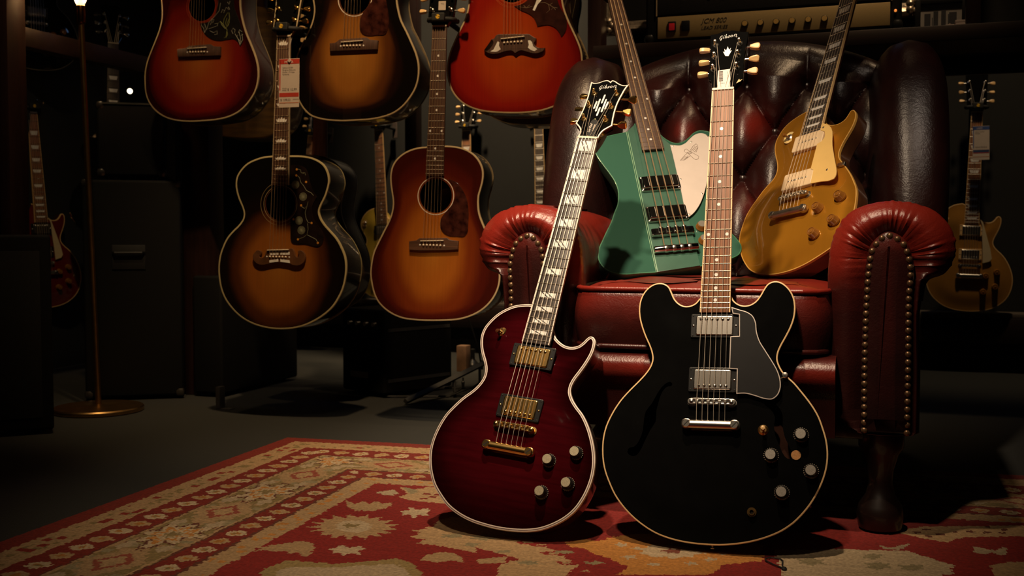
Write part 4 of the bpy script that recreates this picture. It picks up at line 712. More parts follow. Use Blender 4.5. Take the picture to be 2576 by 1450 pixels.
def jumbo():
    F = neck_frame(2, YAW, (703, 629.5), 3.28, (715.5, 95)); U = lambda p: Zm(520, 360, 4, p); L = lambda p: Zm(520, 520, 4, p)
    o = F.PP(U([(670, 130), (580, 138), (490, 165), (410, 205), (345, 270), (305, 340), (293, 420), (305, 500), (330, 580), (360, 650), (375, 710), (368, 760), (330, 820), (270, 880), (210, 950), (165, 1040), (135, 1130)]) + L([(120, 600), (125, 720), (145, 830), (185, 930), (240, 1010), (310, 1085), (400, 1150), (500, 1195), (620, 1225), (740, 1235), (860, 1228), (980, 1200), (1090, 1150), (1190, 1085), (1270, 1010), (1330, 920), (1375, 820), (1400, 710), (1408, 600), (1395, 500), (1360, 410), (1310, 320), (1240, 240), (1180, 170), (1145, 110)]) + U([(1132, 690), (1150, 630), (1190, 550), (1220, 460), (1235, 380), (1222, 300), (1180, 220), (1120, 175), (1050, 145), (960, 130), (845, 128)]))
    h = F.P(*U([(742, 612)])[0])
    pg = F.PP(U([(850, 222, 1), (930, 225), (990, 250), (1020, 300), (1035, 370), (1055, 440), (1090, 510), (1112, 545, 1), (1062, 640), (1070, 740), (1120, 830), (1165, 890), (1180, 950), (1165, 1010), (1130, 1042), (1080, 1040), (1000, 1020), (900, 1018), (860, 1005), (845, 960, 1), (843, 765, 1), (885, 720), (910, 640), (905, 550), (875, 480), (848, 440, 1)]))
    d = dict(hole=(h[0], h[1], .0508), T=.118, top=burst('vintage_burst', [(0, (.36, .135, .022)), (.40, (.30, .095, .014)), (.62, (.085, .024, .006)), (.76, (.010, .005, .003)), (1, (.005, .004, .003))], coat_rough=.04), side=mat('black_brown_side', (.014, .008, .005), .25, 0, 1, var=.4, scale=1, stretch=(5, 5, 90)), bind=mat('cream_old_binding', (.50, .42, .22), .4, var=.06), bw=.0042, bfn=lambda x, y, e: min(1, .60 * math.hypot((x - .002) / .135, (y + .055) / .150) * .95),
             rings=[(.0042, .0055), (.0150, .0158)], ros=mat('tan_ring', (.34, .24, .12), .4), pg=smooth(pg, 3), pgm=mat('dark_tortoise', (.014, .008, .006), .1, 0, .8, var=.5),
             br=smooth(F.PP(L([(625, 432, 1), (840, 427, 1), (868, 420), (888, 445), (902, 492), (925, 512), (942, 485), (925, 455), (950, 440), (982, 457), (1003, 500), (995, 550), (960, 585), (900, 595), (840, 577), (740, 562), (640, 577), (570, 590), (510, 572), (480, 530), (477, 490), (500, 455), (530, 438), (556, 450), (560, 480), (542, 502), (565, 518), (592, 500), (608, 458)])), 3), brm=mat('bridge_brown', (.11, .045, .018), .35, 0, .5, var=.3), inlays=[('crown', n) for n in (1, 3, 5, 7, 9, 12, 15, 17)], fbind=mat('fretboard_old_binding', (.42, .33, .2), .4), board=ROSED, ends=True, hbind=OLDB, piny=-.021, btn=GOLD, tun=GOLD, group='flat-top guitars in the front hanging row')
    G = acoustic('jumbo_guitar', 'jumbo black-edged sunburst guitar with moustache bridge and flower pickguard, lowest hanging guitar', F, smooth(o, 3), .648, d)
    for l in ([(632, 458), (722, 456), (722, 485), (632, 488)], [(742, 456), (835, 456), (835, 485), (742, 485)], [(630, 540), (720, 528), (722, 555), (632, 565)], [(742, 528), (832, 540), (838, 568), (740, 556)]):
        G.part('pearl_block', prism(ccw(F.PP(L(l), .009)), .0084, .0092), PEARL, G.br)
    fm = mat('flower_green', (.26, .26, .16), .6, var=.3, scale=300); om = mat('berry_orange', (.62, .26, .03), .5); E = lambda l: [F.P(*U([p])[0], .002) for p in l]
    for p in ((893, 420), (970, 540), (928, 780), (953, 878)):
        c = E([p])[0]; ps = [tube([(c[0] + .0020 * k * math.cos(a), c[1] + .0020 * k * math.sin(a), .0022) for k in range(6)], .0004, 4) for a in [2 * math.pi * i / 14 for i in range(14)]]
        G.part('pickguard_flower', join(*ps, *[ring(r - .0004, r + .0004, .0018, .0024, 24, c[0], c[1]) for r in (.0118, .0090, .0060, .0035)]), fm)
    for p in ((906, 266), (902, 326), (1000, 392), (950, 628), (873, 768), (1055, 805), (918, 970), (1118, 1006)):
        c = E([p])[0]; G.part('pickguard_berry', shift(lathe([(.0034, 0), (.0034, .0003), (0, .0004)], 16), (c[0], c[1], .0019)), om)
    vine = [[(915, 262), (945, 270), (950, 300), (990, 300), (995, 325)], [(915, 330), (935, 350), (945, 395), (975, 430), (1005, 480), (1050, 500), (1075, 530)], [(1020, 590), (1005, 650), (990, 700), (1000, 760), (1020, 800), (1045, 805)], [(1015, 810), (1020, 870), (1010, 920), (975, 950), (930, 965)], [(1012, 925), (1060, 950), (1100, 970), (1115, 1000)], [(955, 640), (985, 660), (1000, 640)], [(985, 300), (965, 310)]]
    G.part('pickguard_vine', strokes([E(l) for l in vine], .0005, lambda x, y: (x, y, .0021), 4), fm)
    return G
SJ = jumbo()

JU = lambda p: Zm(880, 340, 4, p); JL = lambda p: Zm(880, 520, 4, p)
J45_O = JU([(780, 118), (700, 125), (620, 145), (540, 185), (480, 235), (430, 310), (410, 400), (412, 500), (425, 590), (435, 680), (425, 770), (395, 860), (350, 950), (290, 1070), (240, 1180), (215, 1300)]) + JL([(207, 680), (220, 780), (245, 880), (285, 960), (350, 1030), (430, 1085), (530, 1125), (650, 1143), (800, 1150), (950, 1148), (1080, 1140), (1200, 1110), (1320, 1050), (1410, 970), (1470, 880), (1505, 780), (1512, 680), (1502, 590), (1475, 480), (1435, 375)]) + JU([(1385, 990), (1340, 890), (1305, 790), (1295, 700), (1300, 610), (1325, 520), (1343, 430), (1340, 350), (1310, 270), (1260, 205), (1190, 155), (1110, 125), (1030, 112), (960, 108)])
def slope():
    F = neck_frame(2, YAW, (1089.5, 606.5), 3.17, (1107, 68)); h = F.P(*JU([(865, 612)])[0])
    pg = F.PP(JU([(1000, 448), (1080, 480), (1140, 560), (1180, 650), (1195, 760), (1192, 900), (1180, 990), (1150, 1022), (1080, 1022), (980, 1010), (930, 970), (908, 900), (925, 830), (980, 760), (1035, 690), (1062, 610), (1045, 520)]))
    d = dict(hole=(h[0], h[1], .0500), top=burst('rosewood_burst', [(0, (.50, .175, .022)), (.35, (.43, .125, .015)), (.62, (.20, .034, .007)), (.85, (.085, .010, .005)), (1, (.05, .007, .004))]), side=mat('black_side', (.008, .006, .005), .25, 0, 1), bind=OLDB, bfn=lambda x, y, e: min(1, .60 * math.hypot((x + .004) / .120, (y + .03) / .175) + max(0, .32 - e / .10)),
             rings=[(.0045, .0068)], pg=smooth(pg, 3), pgm=TORT, br=F.PP(JL([(605, 350, 1), (680, 340), (710, 318), (985, 316), (1010, 335), (1098, 347, 1), (1096, 432, 1), (985, 440), (710, 445), (605, 435, 1)])), brm=mat('bridge_rosewood', (.095, .042, .022), .45, var=.4, scale=1, stretch=(7, 260, 7)), ends=True, inlays=TRANGE, group='flat-top guitars in the front hanging row')
    G = acoustic('flat_top_guitar', 'brown-red sunburst flat-top guitar with teardrop pickguard hanging beside the armchair arm', F, smooth(F.PP(J45_O), 3), .6287, d)
    c = F.P(*JU([(960, 632)])[0], -.09); lb = G.part('oval_label', shift(prism(circle(0, 0, .027, 36, .031), -.1045, -.1035), (c[0], c[1], 0)), mat('label_paper', (.50, .40, .28), .7, var=.1))
    return G
J45 = slope()
J45_LOCAL = ccw(smooth(J45.F.PP(J45_O), 2))

# ------------------------------------------------------------------ hangers
YELLOW = mat('yellow_badge', (.75, .45, .03), .5, var=.05)
def hanger(label, F, y, back=.20, scale=1.0, strip=True):
    """F: a guitar frame, y: height of the yoke along the neck"""
    z = .014
    t = thing('guitar_hanger', label, 'hanger', F.M @ Matrix.Translation((0, y, 0)), 'guitar hangers with yellow badges')
    mk('yoke_block', *box(.040 * scale, .024, .020, .003, (0, 0, z)), BLACKM, t)
    for sg in (-1, 1):
        mk('yoke_prong', *tube([(sg * .012, -.004, z - .004), (sg * .034, -.004, z - .012), (sg * .040, -.002, -.015), (sg * .038, 0, -.045), (sg * .015, .004, -.062), (0, .006, -.066)], .0075, 10), BLACKM, t)
    mk('arm', *tube([(0, .006, -.064), (0, .006, -.066 - back)], .008, 10), BLACKM, t)
    mk('wall_plate', *box(.026, .20 if strip else .08, .008, .002, (0, -.05 if strip else 0, -.07 - back)), mat('plate_brown', (.05, .035, .03), .6), t)
    b = mk('badge', *shift(lathe([(.0065, 0), (.0065, .0008), (0, .0009)], 24), (0, 0, z + .010)), YELLOW, t)
    for sg in (-1, 1): mk('badge_notch', *box(.0045, .0016, .0004, 0, (sg * .0040, sg * -.0016 + .0012, z + .0111)), BLACKM, b)
    return t
hanger('black hanger with yellow badge above the jumbo guitar neck', SJ.F, .648 + .029); hanger('black hanger with yellow badge above the brown-red guitar neck', J45.F, .6287 + .026)
def paper(name, s, size, G_, M, m=None, shear=0): return text(name, s, size, m or BLACKM, G_, M, shear, ext=.00005)
def price_tag(label, o_px, d, band, loop, words, name='price_tag', yaw=15):
    x0, y0, n = normal_axes(R(2), R(yaw)); O = at(*o_px[3], d)          # bottom-left corner
    def hit(p): r = ray(*p); return CAM + r * ((O - CAM).dot(n) / r.dot(n))
    bl, br, tl = hit(o_px[3]), hit(o_px[2]), hit(o_px[0]); F = Frame(bl, br - bl, tl - bl); w, h = (br - bl).length, (tl - bl).length
    F = Frame(bl, F.x, F.y)
    t = thing(name, label, 'price tag', F.M, 'price tags'); wp = mat('tag_paper', (.62, .52, .44), .7, var=.04); T = Matrix.Translation
    mk('card', *box(w, h, .0006, 0, (w / 2, h / 2, 0)), wp, t); sx = w
    mk('header_band', *box(w, h * .10, .0004, 0, (w / 2, h * .94, .0004)), band, t); mk('side_band', *box(w * .05, h * .62, .0004, 0, (w * .05, h * .66, .0004)), band, t); mk('middle_band', *box(w * .96, h * .085, .0004, 0, (w / 2, h * .255, .0004)), band if loop else mat('tag_blue_dark', (.03, .05, .14), .6), t)
    if loop: mk('loop', *tube([(w * .52, h * .955, .001), (w * .50, h * 1.10, .002), (w * .55, h * 1.28, .004), (w * .62, h * 1.40, .004)], .0016, 6), wp, t); mk('clip', *xf(box(.009, .009, .003, .0006), T((w * .52, h * .955, .002)) @ Matrix.Rotation(R(40), 4, 'Z')), wp, t)
    else: mk('red_line', *box(w * .96, h * .02, .0005, 0, (w / 2, h * .205, .0004)), mat('tag_red', (.50, .04, .02), .6), t)
    mk('footer_line', *box(w * .96, h * .012, .0004, 0, (w / 2, h * .09, .0004)), mat('tag_orange', (.5, .13, .03), .6), t)
    for s, x, y, sz, m in words: paper('lettering', s, sz * h, t, T((x * w, y * h, .0007)), m)
    return t
WP = mat('lettering_white', (.8, .7, .6), .6); GREYT = mat('lettering_grey', (.16, .13, .11), .7)
price_tag('white price tag with red bands hanging on the jumbo guitar neck', [(640 + 500 / 8, 140 + 68 / 8), None, (640 + 895 / 8, 140 + 1082 / 8), (640 + 490 / 8, 140 + 1045 / 8)], 3.10, mat('tag_red', (.50, .04, .02), .6), True,
          [('MEGA', .26, .905, .075, WP), ('Gibson SJ-200', .17, .80, .042, GREYT), ('Original Acoustic', .17, .755, .042, GREYT), ('Guitar - Vintage', .17, .71, .042, GREYT), ('Sunburst', .17, .665, .042, GREYT), ('YOUR', .17, .375, .035, GREYT), ('PRICE', .17, .335, .035, GREYT), ('$ 10,99', .42, .34, .07, GREYT), ('$ 109.03', .08, .13, .065, GREYT), ('12 MONTHS', .68, .15, .026, GREYT)])
t = thing('neck_tag', 'small white paper tag tucked in the strings above the brown-red guitar hanger', 'price tag', J45.F.M @ Matrix.Translation((.012, .6287 + .058, .022)), 'price tags')
mk('card', *box(.022, .026, .0005), mat('tag_paper', (.62, .52, .44), .7), t); paper('lettering', 'MSL', .006, t, Matrix.Translation((-.004, .003, .0004)))
# ------------------------------------------------------------------ armchair
LEATHER = leather(); NAIL = lambda: lathe([(.0062, 0), (.0060, .0014), (.0045, .0036), (.0022, .0047), (0, .0050)], 14)
BUTTONM = lambda: lathe([(.0130, -.004), (.0140, .003), (.0115, .0085), (.0065, .0115), (0, .0125)], 20)
def resample(o, n):
    A = np.array(o + [o[0]]); s = np.r_[0, np.cumsum(np.linalg.norm(np.diff(A, axis=0), axis=1))]; t = np.linspace(0, s[-1], n, endpoint=False)
    return [(np.interp(u, s, A[:, 0]), np.interp(u, s, A[:, 1])) for u in t]
def gauss(x, c, s): return math.exp(-((x - c) / s) ** 2)
def armchair():
    yaw = R(19); X = Vector((math.cos(yaw), -math.sin(yaw), 0)); Y = Vector((math.sin(yaw), math.cos(yaw), 0))
    M = Matrix(((X.x, Y.x, 0, .366), (X.y, Y.y, 0, 2.108), (0, 0, 1, .014), (0, 0, 0, 1)))
    t = thing('wing_armchair', 'oxblood leather wing armchair with buttoned back and nail-studded scroll arms', 'armchair', M)
    # ---- buttoned back
    nx, nz = 220, 230; W = .375; z0 = .40; PX, PZ, ZR = .152, .120, .945
    yf = lambda z: .575 + .333 * (z - .45)
    btn = []
    for r in range(4):
        for k in range(-3, 4):
            x = (k + (.5 if r % 2 else 0)) * PX; z = ZR - r * PZ
            if abs(x) < .31 and z > .5: btn.append((x, z))
    V = []; wear_and_light = []; Fc = []
    def topz(x): return 1.075 - .10 * (abs(x) / W) ** 2.2
    def hgt(x, z):
        if z < ZR:
            a = x / PX + (z - ZR) / (2 * PZ); b = x / PX - (z - ZR) / (2 * PZ)
            f = (abs(math.sin(math.pi * a)) * abs(math.sin(math.pi * b))) ** .42
        else: f = abs(math.sin(math.pi * x / PX)) ** .42
        if abs(z - ZR) < .03:
            w = (z - ZR + .03) / .06; a = x / PX + (z - ZR) / (2 * PZ); b = x / PX - (z - ZR) / (2 * PZ)
            f = (1 - w) * (abs(math.sin(math.pi * a)) * abs(math.sin(math.pi * b))) ** .42 + w * abs(math.sin(math.pi * x / PX)) ** .42
        d = min((x - bx) ** 2 + (z - bz) ** 2 for bx, bz in btn) ** .5
        return .040 * f + .024 * (1 - math.exp(-(d / .030) ** 1.3)) - .03
    nr = 14
    for i in range(nx + 1):
        x = -W + 2 * W * i / nx; tz = topz(x); rr = .055; zt = tz - rr; fade_x = min(1, (W - abs(x)) / .03)
        for j in range(nz + 1):
            z = z0 + (zt - z0) * j / nz; fd = min(1, max(0, (zt - z) / .05)) * .75 + .25 if z > ZR else 1
            h = hgt(x, z) * fade_x * fd; V.append((x, yf(z) - h * 1.25, z)); wear_and_light.append(.02 + .62 * gauss(x, .03, .055) * gauss(z, .84, .06) + .50 * gauss(x, -.15, .05) * gauss(z, .83, .05) + .35 * gauss(x, .05, .10) * gauss(z, .63, .06) + .15 * gauss(x, -.2, .1) * gauss(z, .95, .05))  # lit red patches beside the neck painted into the back's colour
        yb = yf(zt)
        for k in range(1, nr + 1):
            a = math.pi * k / nr; h = hgt(x, zt) * .25 * max(0, 1 - k / 5) * fade_x; V.append((x, yb + rr - (rr + h) * math.cos(a), zt + rr * math.sin(a))); wear_and_light.append(.04)
        V.append((x, yb + 2 * rr - .02, .20)); wear_and_light.append(0)
    n1 = nz + nr + 2
    for i in range(nx):
        for j in range(n1 - 1): a = i * n1 + j; Fc.append((a, a + n1, a + n1 + 1, a + 1))
    bk = mk('backrest', V, Fc, LEATHER, t, ang=80, attrs={'wear_and_light': ('POINT', wear_and_light)})
    for x, z in btn:
        h = hgt(x, z); inst('button', BUTTONM, mat('button_leather', (.035, .014, .012), .28, var=.2), 'button', bk, (x, yf(z) - h * 1.25 - .001, z), Matrix.Rotation(R(90 - 0), 4, 'X'))
    # ---- wings
    for sg in (-1, 1):
        rings = []; wr = []; ns = 44; nzs = 40
        for j in range(nzs + 1):
            u = j / nzs; z = .50 + u * .535 + .0 * u; s = 1.0
            if u > .72: s = math.sqrt(max(0, 1 - ((u - .72) / .28) ** 2.4))
            ln = .185 * (1 - .38 * u ** 2.2) * (.35 + .65 * s); th = .082 * (.9 + .12 * math.sin(u * 3)) * (.12 + .88 * s ** .8)
            cx, cy = .388 + .002 * u, .615 + .065 * u + .05 * u * u; ca = math.atan2(.065, .36); ring_ = []
            for k in range(ns):
                a = 2 * math.pi * k / ns; cu, su = math.cos(a), math.sin(a); e = .72
                lx = math.copysign(abs(cu) ** e, cu) * th; ly = math.copysign(abs(su) ** e, su) * ln
                if ly < 0: lx *= 1.0 + .10 * (-ly / .2)
                x = cx + lx * math.cos(ca) - ly * math.sin(ca); y = cy + lx * math.sin(ca) + ly * math.cos(ca); ring_.append((sg * x, y, z)); wr.append(.02 + .12 * max(0, u - .8))
            rings.append(ring_)
        v, f = loft(rings); mk('wing', v, f, LEATHER, t, ang=80, attrs={'wear_and_light': ('POINT', wr)})
    # ---- arms
    prof = smooth([(-.060, .19), (-.088, .21), (-.100, .30), (-.104, .42), (-.104, .50), (-.096, .555), (-.070, .598), (-.025, .617), (.030, .618), (.080, .600), (.110, .560), (.112, .520), (.095, .490), (.068, .478), (.060, .44), (.060, .30), (.060, .19, 1)], 6)
    pan = smooth([(-.044, .188, 1), (-.045, .30), (-.043, .44), (-.040, .50), (-.030, .545), (-.002, .567), (.028, .553), (.043, .515), (.043, .44), (.044, .30), (.044, .188, 1)], 6)
    N = 360; prof = resample(ccw(prof), N); pan = ccw(pan)
    # match the panel outline to the profile by direction from an inner spine
    panr = []
    for (x, z) in prof:
        zc = min(max(z, .20), .515); d = Vector((x - 0, z - zc)); d = d.normalized() if d.length > 1e-6 else Vector((1, 0)); best = None
        A = np.array(pan); v = A - np.array([0, zc]); u = v / (np.linalg.norm(v, axis=1)[:, None] + 1e-9); k = int(np.argmax(u @ np.array([d.x, d.y]) - .3 * np.abs(A[:, 1] - z))); panr.append(tuple(pan[k]))
    for sg in (-1, 1):
        rings, wr = [], []; cx = .352
        def pleat(x, z, y, amt):
            if z < .44: return 0
            a = math.atan2(z - .52, x); m = min(1, (z - .44) / .06); return amt * m * (.55 * math.sin(a * 23 + 2.2 * math.sin(a * 3.1)) + .55 * math.sin(a * 41 + 1.7 * math.sin(a * 4.3) + 2) + .35 * math.sin(a * 67 + 2.5 * math.sin(a * 6))) * (.55 + .45 * math.sin(a * 5.3 + 1))
        def wv(x, z, y): return -.02 + .86 * min(1, max(0, (z - .40) / .16)) * (1 - .35 * min(1, max(0, (y - .1) / .4))) * (.55 if x > .06 and z < .53 else 1) + .12
        for j in range(9):                                # front: pleated leather between the panel and the arm edge
            s = j / 8; rg = []
            for (x, z), (px_, pz_) in zip(prof, panr):
                f = 1 - (1 - s) ** 1.0; xx = px_ + (x - px_) * f; zz = pz_ + (z - pz_) * f; bulge = .030 * math.sin(min(1, s * 1.15) * math.pi / 2 * 1.0) * (1 - s ** 3) * (1 if z > .44 else .5)
                y = .018 - .020 * math.sin(math.pi * min(1, s * .95)) + .018 * s ** 4 * .5 - pleat(x, z, 0, .0026) * math.sin(math.pi * min(s + .12, 1)) * (1 if s < .99 else .6); rg.append((sg * (cx + xx), y, zz)); wr.append(wv(x, z, 0))
            rings.append(rg)
        for j in range(1, 25):
            y = .018 + .62 * (j / 24) ** 1.3; fd = math.exp(-(y - .02) / .035); rg = []
            for (x, z) in prof:
                d = Vector((x, z - .52)); d = d.normalized() if z > .44 and d.length > 1e-6 else Vector((0, 0)); p = pleat(x, z, y, .0026) * fd; e = .006 * (1 - math.exp(-(y - .01) / .02))
                tp = (.040 * min(1, max(0, (y - .05) / .18)) if x < -.03 else .040 * min(1, max(0, (y - .05) / .18)) * max(0, -x / .03)); rg.append((sg * (cx + x + tp + d.x * (p + e)), y, z + d.y * (p + e))); wr.append(wv(x, z, y))
            rings.append(rg)
        v, f = loft(rings, False, True); mk('arm', v, f, LEATHER, t, ang=80, attrs={'wear_and_light': ('POINT', wr)})
        # front panel with its row of nails
        pb = ccw(pan); rg = []; wr = []
        for ins, y in ((0, .020), (0, .004), (.003, .0005), (.010, -.002), (.018, -.004), (.028, -.0055)):
            q = inset(pb, ins); rg.append([(sg * (cx + x), y, z) for x, z in q]); wr += [.04 + .35 * gauss(z, .55, .035) + .10 * gauss(z, .47, .04) for x, z in q]
        v, f = loft(rg, False, True); pn = mk('arm_panel', v, f, LEATHER, t, ang=50, attrs={'wear_and_light': ('POINT', wr)})
        path = inset(smooth([(-.044, .188, 1), (-.045, .30), (-.043, .44), (-.040, .50), (-.030, .545), (-.002, .567), (.028, .553), (.043, .515), (.043, .44), (.044, .30), (.044, .188, 1)], 6, False)[::-1], 0)
        A = np.array(smooth([(-.0375, .190), (-.0385, .30), (-.0365, .44), (-.0335, .495), (-.025, .538), (-.002, .559), (.0225, .547), (.0365, .512), (.0365, .44), (.0375, .30), (.0375, .190)], 8, False)); sl = np.r_[0, np.cumsum(np.linalg.norm(np.diff(A, axis=0), axis=1))]
        for u in np.arange(.003, sl[-1], .0147):
            x, z = np.interp(u, sl, A[:, 0]), np.interp(u, sl, A[:, 1]); inst('nail', NAIL, BRASS, 'nail_head', pn, (sg * (cx + x), -.0005, z), Matrix.Rotation(R(90), 4, 'X'), (1, 1, .9))
    # ---- seat cushion, welts and front rail
    base = [(x * (1 + .14 * min(1, max(0, (y + .25) / .22))), y) for x, y in ccw(rrect(.490, .600, .045, 5))]; base = resample(base, 90); cy = .275; rings, wr = [], []
    for k in range(9):
        u = k / 8; q = inset(base, -.010 * math.sin(math.pi * u)); rings.append([(x, y + cy, .338 + .114 * u) for x, y in q]); wr += [.18 + .42 * u ** 1.5] * len(q)
    for ins, z in ((.012, .456), (.035, .4595), (.065, .462), (.10, .4635), (.14, .4645), (.19, .465), (.235, .465)):
        q = inset(base, ins); rings.append([(x, y + cy, z + .003 * math.sin(x * 37 + y * 21)) for x, y in q]); wr += [.85 - .25 * (ins / .23) + .12 * math.sin(x * 25 + y * 31) for x, y in q]
    v, f = loft(rings); sc = mk('seat_cushion', v, f, LEATHER, t, ang=80, attrs={'wear_and_light': ('POINT', wr)})
    for z, w in ((.4535, .85), (.3390, .30)):
        v, f = tube([(x, y + cy, z) for x, y in inset(base, -.0015)], .0052, 8, True); mk('welt', v, f, LEATHER, sc, ang=80, attrs={'wear_and_light': ('POINT', [w] * len(v))})
    pr = smooth([(-.006, .175, 1), (-.012, .23), (-.022, .262), (-.040, .285), (-.040, .310), (-.022, .326), (.0, .330), (.60, .330, 1), (.60, .175, 1)], 4)
    rg = [[(x, y, z) for y, z in pr] for x in np.linspace(-.262, .262, 15)]; v, f = loft(rg); mk('seat_rail', v, f, LEATHER, t, ang=50, attrs={'wear_and_light': ('POINT', [.15 + .45 * gauss(p[2], .30, .03) for p in v])})
    wood = mat('dark_chair_wood', (.010, .004, .003), .4, 0, .4, var=.3)
    leg = lambda: lathe([(.030, -.008), (.040, -.002), (.044, .022), (.040, .042), (.027, .062), (.022, .085), (.024, .110), (.033, .140), (.042, .155), (.042, .188)], 24)
    for x in (-.345, .345):
        for y in (.055, .66): inst('chair_leg', leg, wood, 'leg', t, (x, y, 0))
    mk('under_frame', *box(.74, .62, .03, .004, (0, .34, .185)), wood, t)
    return t
CHAIR = armchair()

# ------------------------------------------------------------------ rug
def rug():
    c0 = on_floor(722, 1106); a = (on_floor(2576, 1203) - c0).normalized(); b = Vector((a.y, -a.x, 0)); cell = .0042; A, B = 2.62, 1.50; nx, ny = int(A / cell), int(B / cell)
    M = Matrix(((a.x, -b.x, 0, c0.x), (a.y, -b.y, 0, c0.y), (0, 0, 1, 0), (0, 0, 0, 1)))      # local x along the back edge, local -y towards the camera
    U, Vv = np.meshgrid((np.arange(nx) + .5) * cell, (np.arange(ny) + .5) * cell)
    noise = lambda s, k: np.kron(rng.random((ny // s + 2, nx // s + 2)), np.ones((s, s)))[:ny, :nx] * k
    jit = lambda k: (noise(2, 1) - .5) * k
    RED = np.array((.235, .018, .014)); REDD = np.array((.19, .020, .012)); GOLD_ = np.array((.40, .255, .125)); CRM = np.array((.48, .36, .22)); OLIVE = np.array((.235, .165, .065)); GREENG = np.array((.27, .215, .115)); ORNG = np.array((.47, .20, .045)); DARK = np.array((.12, .035, .02))
    col = np.zeros((ny, nx, 3)); col[:] = RED
    Ue = U + .012 * np.sin(Vv * 3) * 0; Vd = Vv
    mu = np.minimum(U, A - U); m = np.minimum(mu, Vd) + jit(.006); along = np.where(mu < Vd, Vd, U); cross = m
    def put(mask, c): col[mask] = c
    put(m < .052, REDD); put((m >= .052) & (m < .125), GOLD_); put((m >= .125) & (m < .205), REDD); put((m >= .205) & (m < .345), OLIVE); put((m >= .345) & (m < .412), REDD); put((m >= .412) & (m < .466), GOLD_)
    for e in (.1250, .2050, .3450, .4120): put(np.abs(m - e - .001) < .0032, DARK if e > .13 else REDD)
    put(np.abs(m - .2100) < .003, GOLD_); put(np.abs(m - .338) < .003, GOLD_)
    put((np.abs(m - .089) < .020) & (noise(3, 1) > .86), OLIVE); put((np.abs(m - .439) < .016) & (noise(3, 1) > .86), ORNG); put((np.abs(m - .089) < .024) & (noise(4, 1) > .93), REDD * 1.2)
    def flower(cc, off, per, w, h, alt):                  # row of small flowers along a guard stripe
        ph = (along - off) / per; k = np.floor(ph); f = ph - k - .5; d = np.abs(f * per / h) ** 1.4 + np.abs((m - cc) / w) ** 1.4 + jit(.35)
        put(d < 1, GOLD_); put((d < 1) & (k % 2 == alt), CRM); put((d < .28), ORNG * .8); put((d < .14) & (k % 2 == alt), OLIVE)
    flower(.166, .16, .0555, .024, .021, 0); flower(.380, .395, .0555, .021, .020, 1)
    # main border: cream rosettes and red diamonds in turn
    per = .355; c = .272
    ph = (along - .428) / per; k = np.floor(ph + .5); f = (ph - k) * per; q = np.abs(f) / .048 + np.abs(m - c) / .034 + jit(.12)
    inb = (m > .214) & (m < .336)
    put(inb & (noise(5, 1) > .76), GREENG * 1.05); put(inb & (noise(4, 1) > .88), GOLD_ * .9)
    dd = np.abs(f) / .105 + np.abs(m - c) / .062 + jit(.22); put(inb & (dd < 1), GOLD_ * .95); put(inb & (q < 1.12) & (q > .72), DARK * 1.7 + RED * .3); put(inb & (q <= .72), GOLD_)
    f2 = f - np.sign(f) * per / 2; an = np.arctan2(m - c, f2 * .75); rr_ = np.hypot(f2 * .72, (m - c)) ; pet = .046 * (1 + .28 * np.cos(8 * an) + .12 * np.cos(3 * an)) + jit(.012)
    put(inb & (rr_ < pet), CRM); put(inb & (rr_ < pet * .72) & (rr_ > pet * .52), ORNG); put(inb & (rr_ < pet * .30), OLIVE); put(inb & (np.abs(rr_ - pet * 1.12) < .0035), DARK)
    for off in (-.095, .095):
        for sd in (-.040, .040):
            g = f - off; put(inb & (np.abs(g) / .030 + np.abs(m - c - sd) / .016 + jit(.4) < 1), CRM * .85)
    # field, drawn from the photograph's motifs
    def R_(p): P = on_floor(*p) - c0; return (P.dot(a) , P.dot(b))
    def poly(px, cl, j=.006):
        o = [R_(p) for p in px]; O = np.array(o); x0, y0 = O.min(0) - .02; x1, y1 = O.max(0) + .02
        i0, i1, j0, j1 = max(0, int(x0 / cell)), min(nx, int(x1 / cell) + 1), max(0, int(y0 / cell)), min(ny, int(y1 / cell) + 1)
        if i1 <= i0 or j1 <= j0: return
        P = np.stack([U[j0:j1, i0:i1] + jit(j)[j0:j1, i0:i1], Vv[j0:j1, i0:i1] + jit(j)[j0:j1, i0:i1] * .7], -1).reshape(-1, 2); k = pip(P, o).reshape(j1 - j0, i1 - i0); col[j0:j1, i0:i1][k] = cl
    S = lambda p: Zm(0, 1080, 2.1467, p); T = lambda p: Zm(1000, 1280, 1.6345, p); Q = lambda p: Zm(2080, 1060, 3.718, p)
    def blob(cx, cy, w, h, n, cl, teeth=.25, ph=0): return [(cx + w * math.cos(2 * math.pi * i / n) * (1 + teeth * (1 if i % 2 else -1)), cy + h * math.sin(2 * math.pi * i / n) * (1 + teeth * (1 if i % 2 else -1))) for i in range(n)]
    poly(S(blob(1955, 550, 210, 60, 34, 0, .17)), GOLD_); poly(S(blob(1955, 548, 95, 34, 16, 0, .06)), CRM); poly(S(blob(1940, 545, 45, 12, 10, 0, .4)), OLIVE)
    poly(S([(1905, 405), (1960, 425), (1990, 408), (2030, 425), (2060, 408), (2100, 420), (2155, 415), (2130, 445), (2060, 460), (1960, 462), (1915, 440)]), GOLD_ * .95); poly(S([(2060, 360), (2110, 350), (2160, 345), (2185, 365), (2140, 378), (2090, 372)]), CRM * .9)
    star = [(-90, -5), (-45, -12), (-25, -30), (10, -14), (60, -24), (85, -10), (60, 4), (75, 22), (20, 14), (-10, 30), (-30, 12), (-75, 18), (-60, 4)]
    for cx, cy, s in ((2275, 470, .95), (1925, 680, 1.1)): poly(S([(cx + x * s, cy + y * s) for x, y in star]), CRM)
    poly(S([(1430, 690), (1510, 655), (1600, 640), (1690, 628), (1745, 640), (1758, 670), (1720, 710), (1690, 715), (1680, 690), (1640, 700), (1600, 682), (1560, 692), (1500, 678)]), GOLD_ * .95)
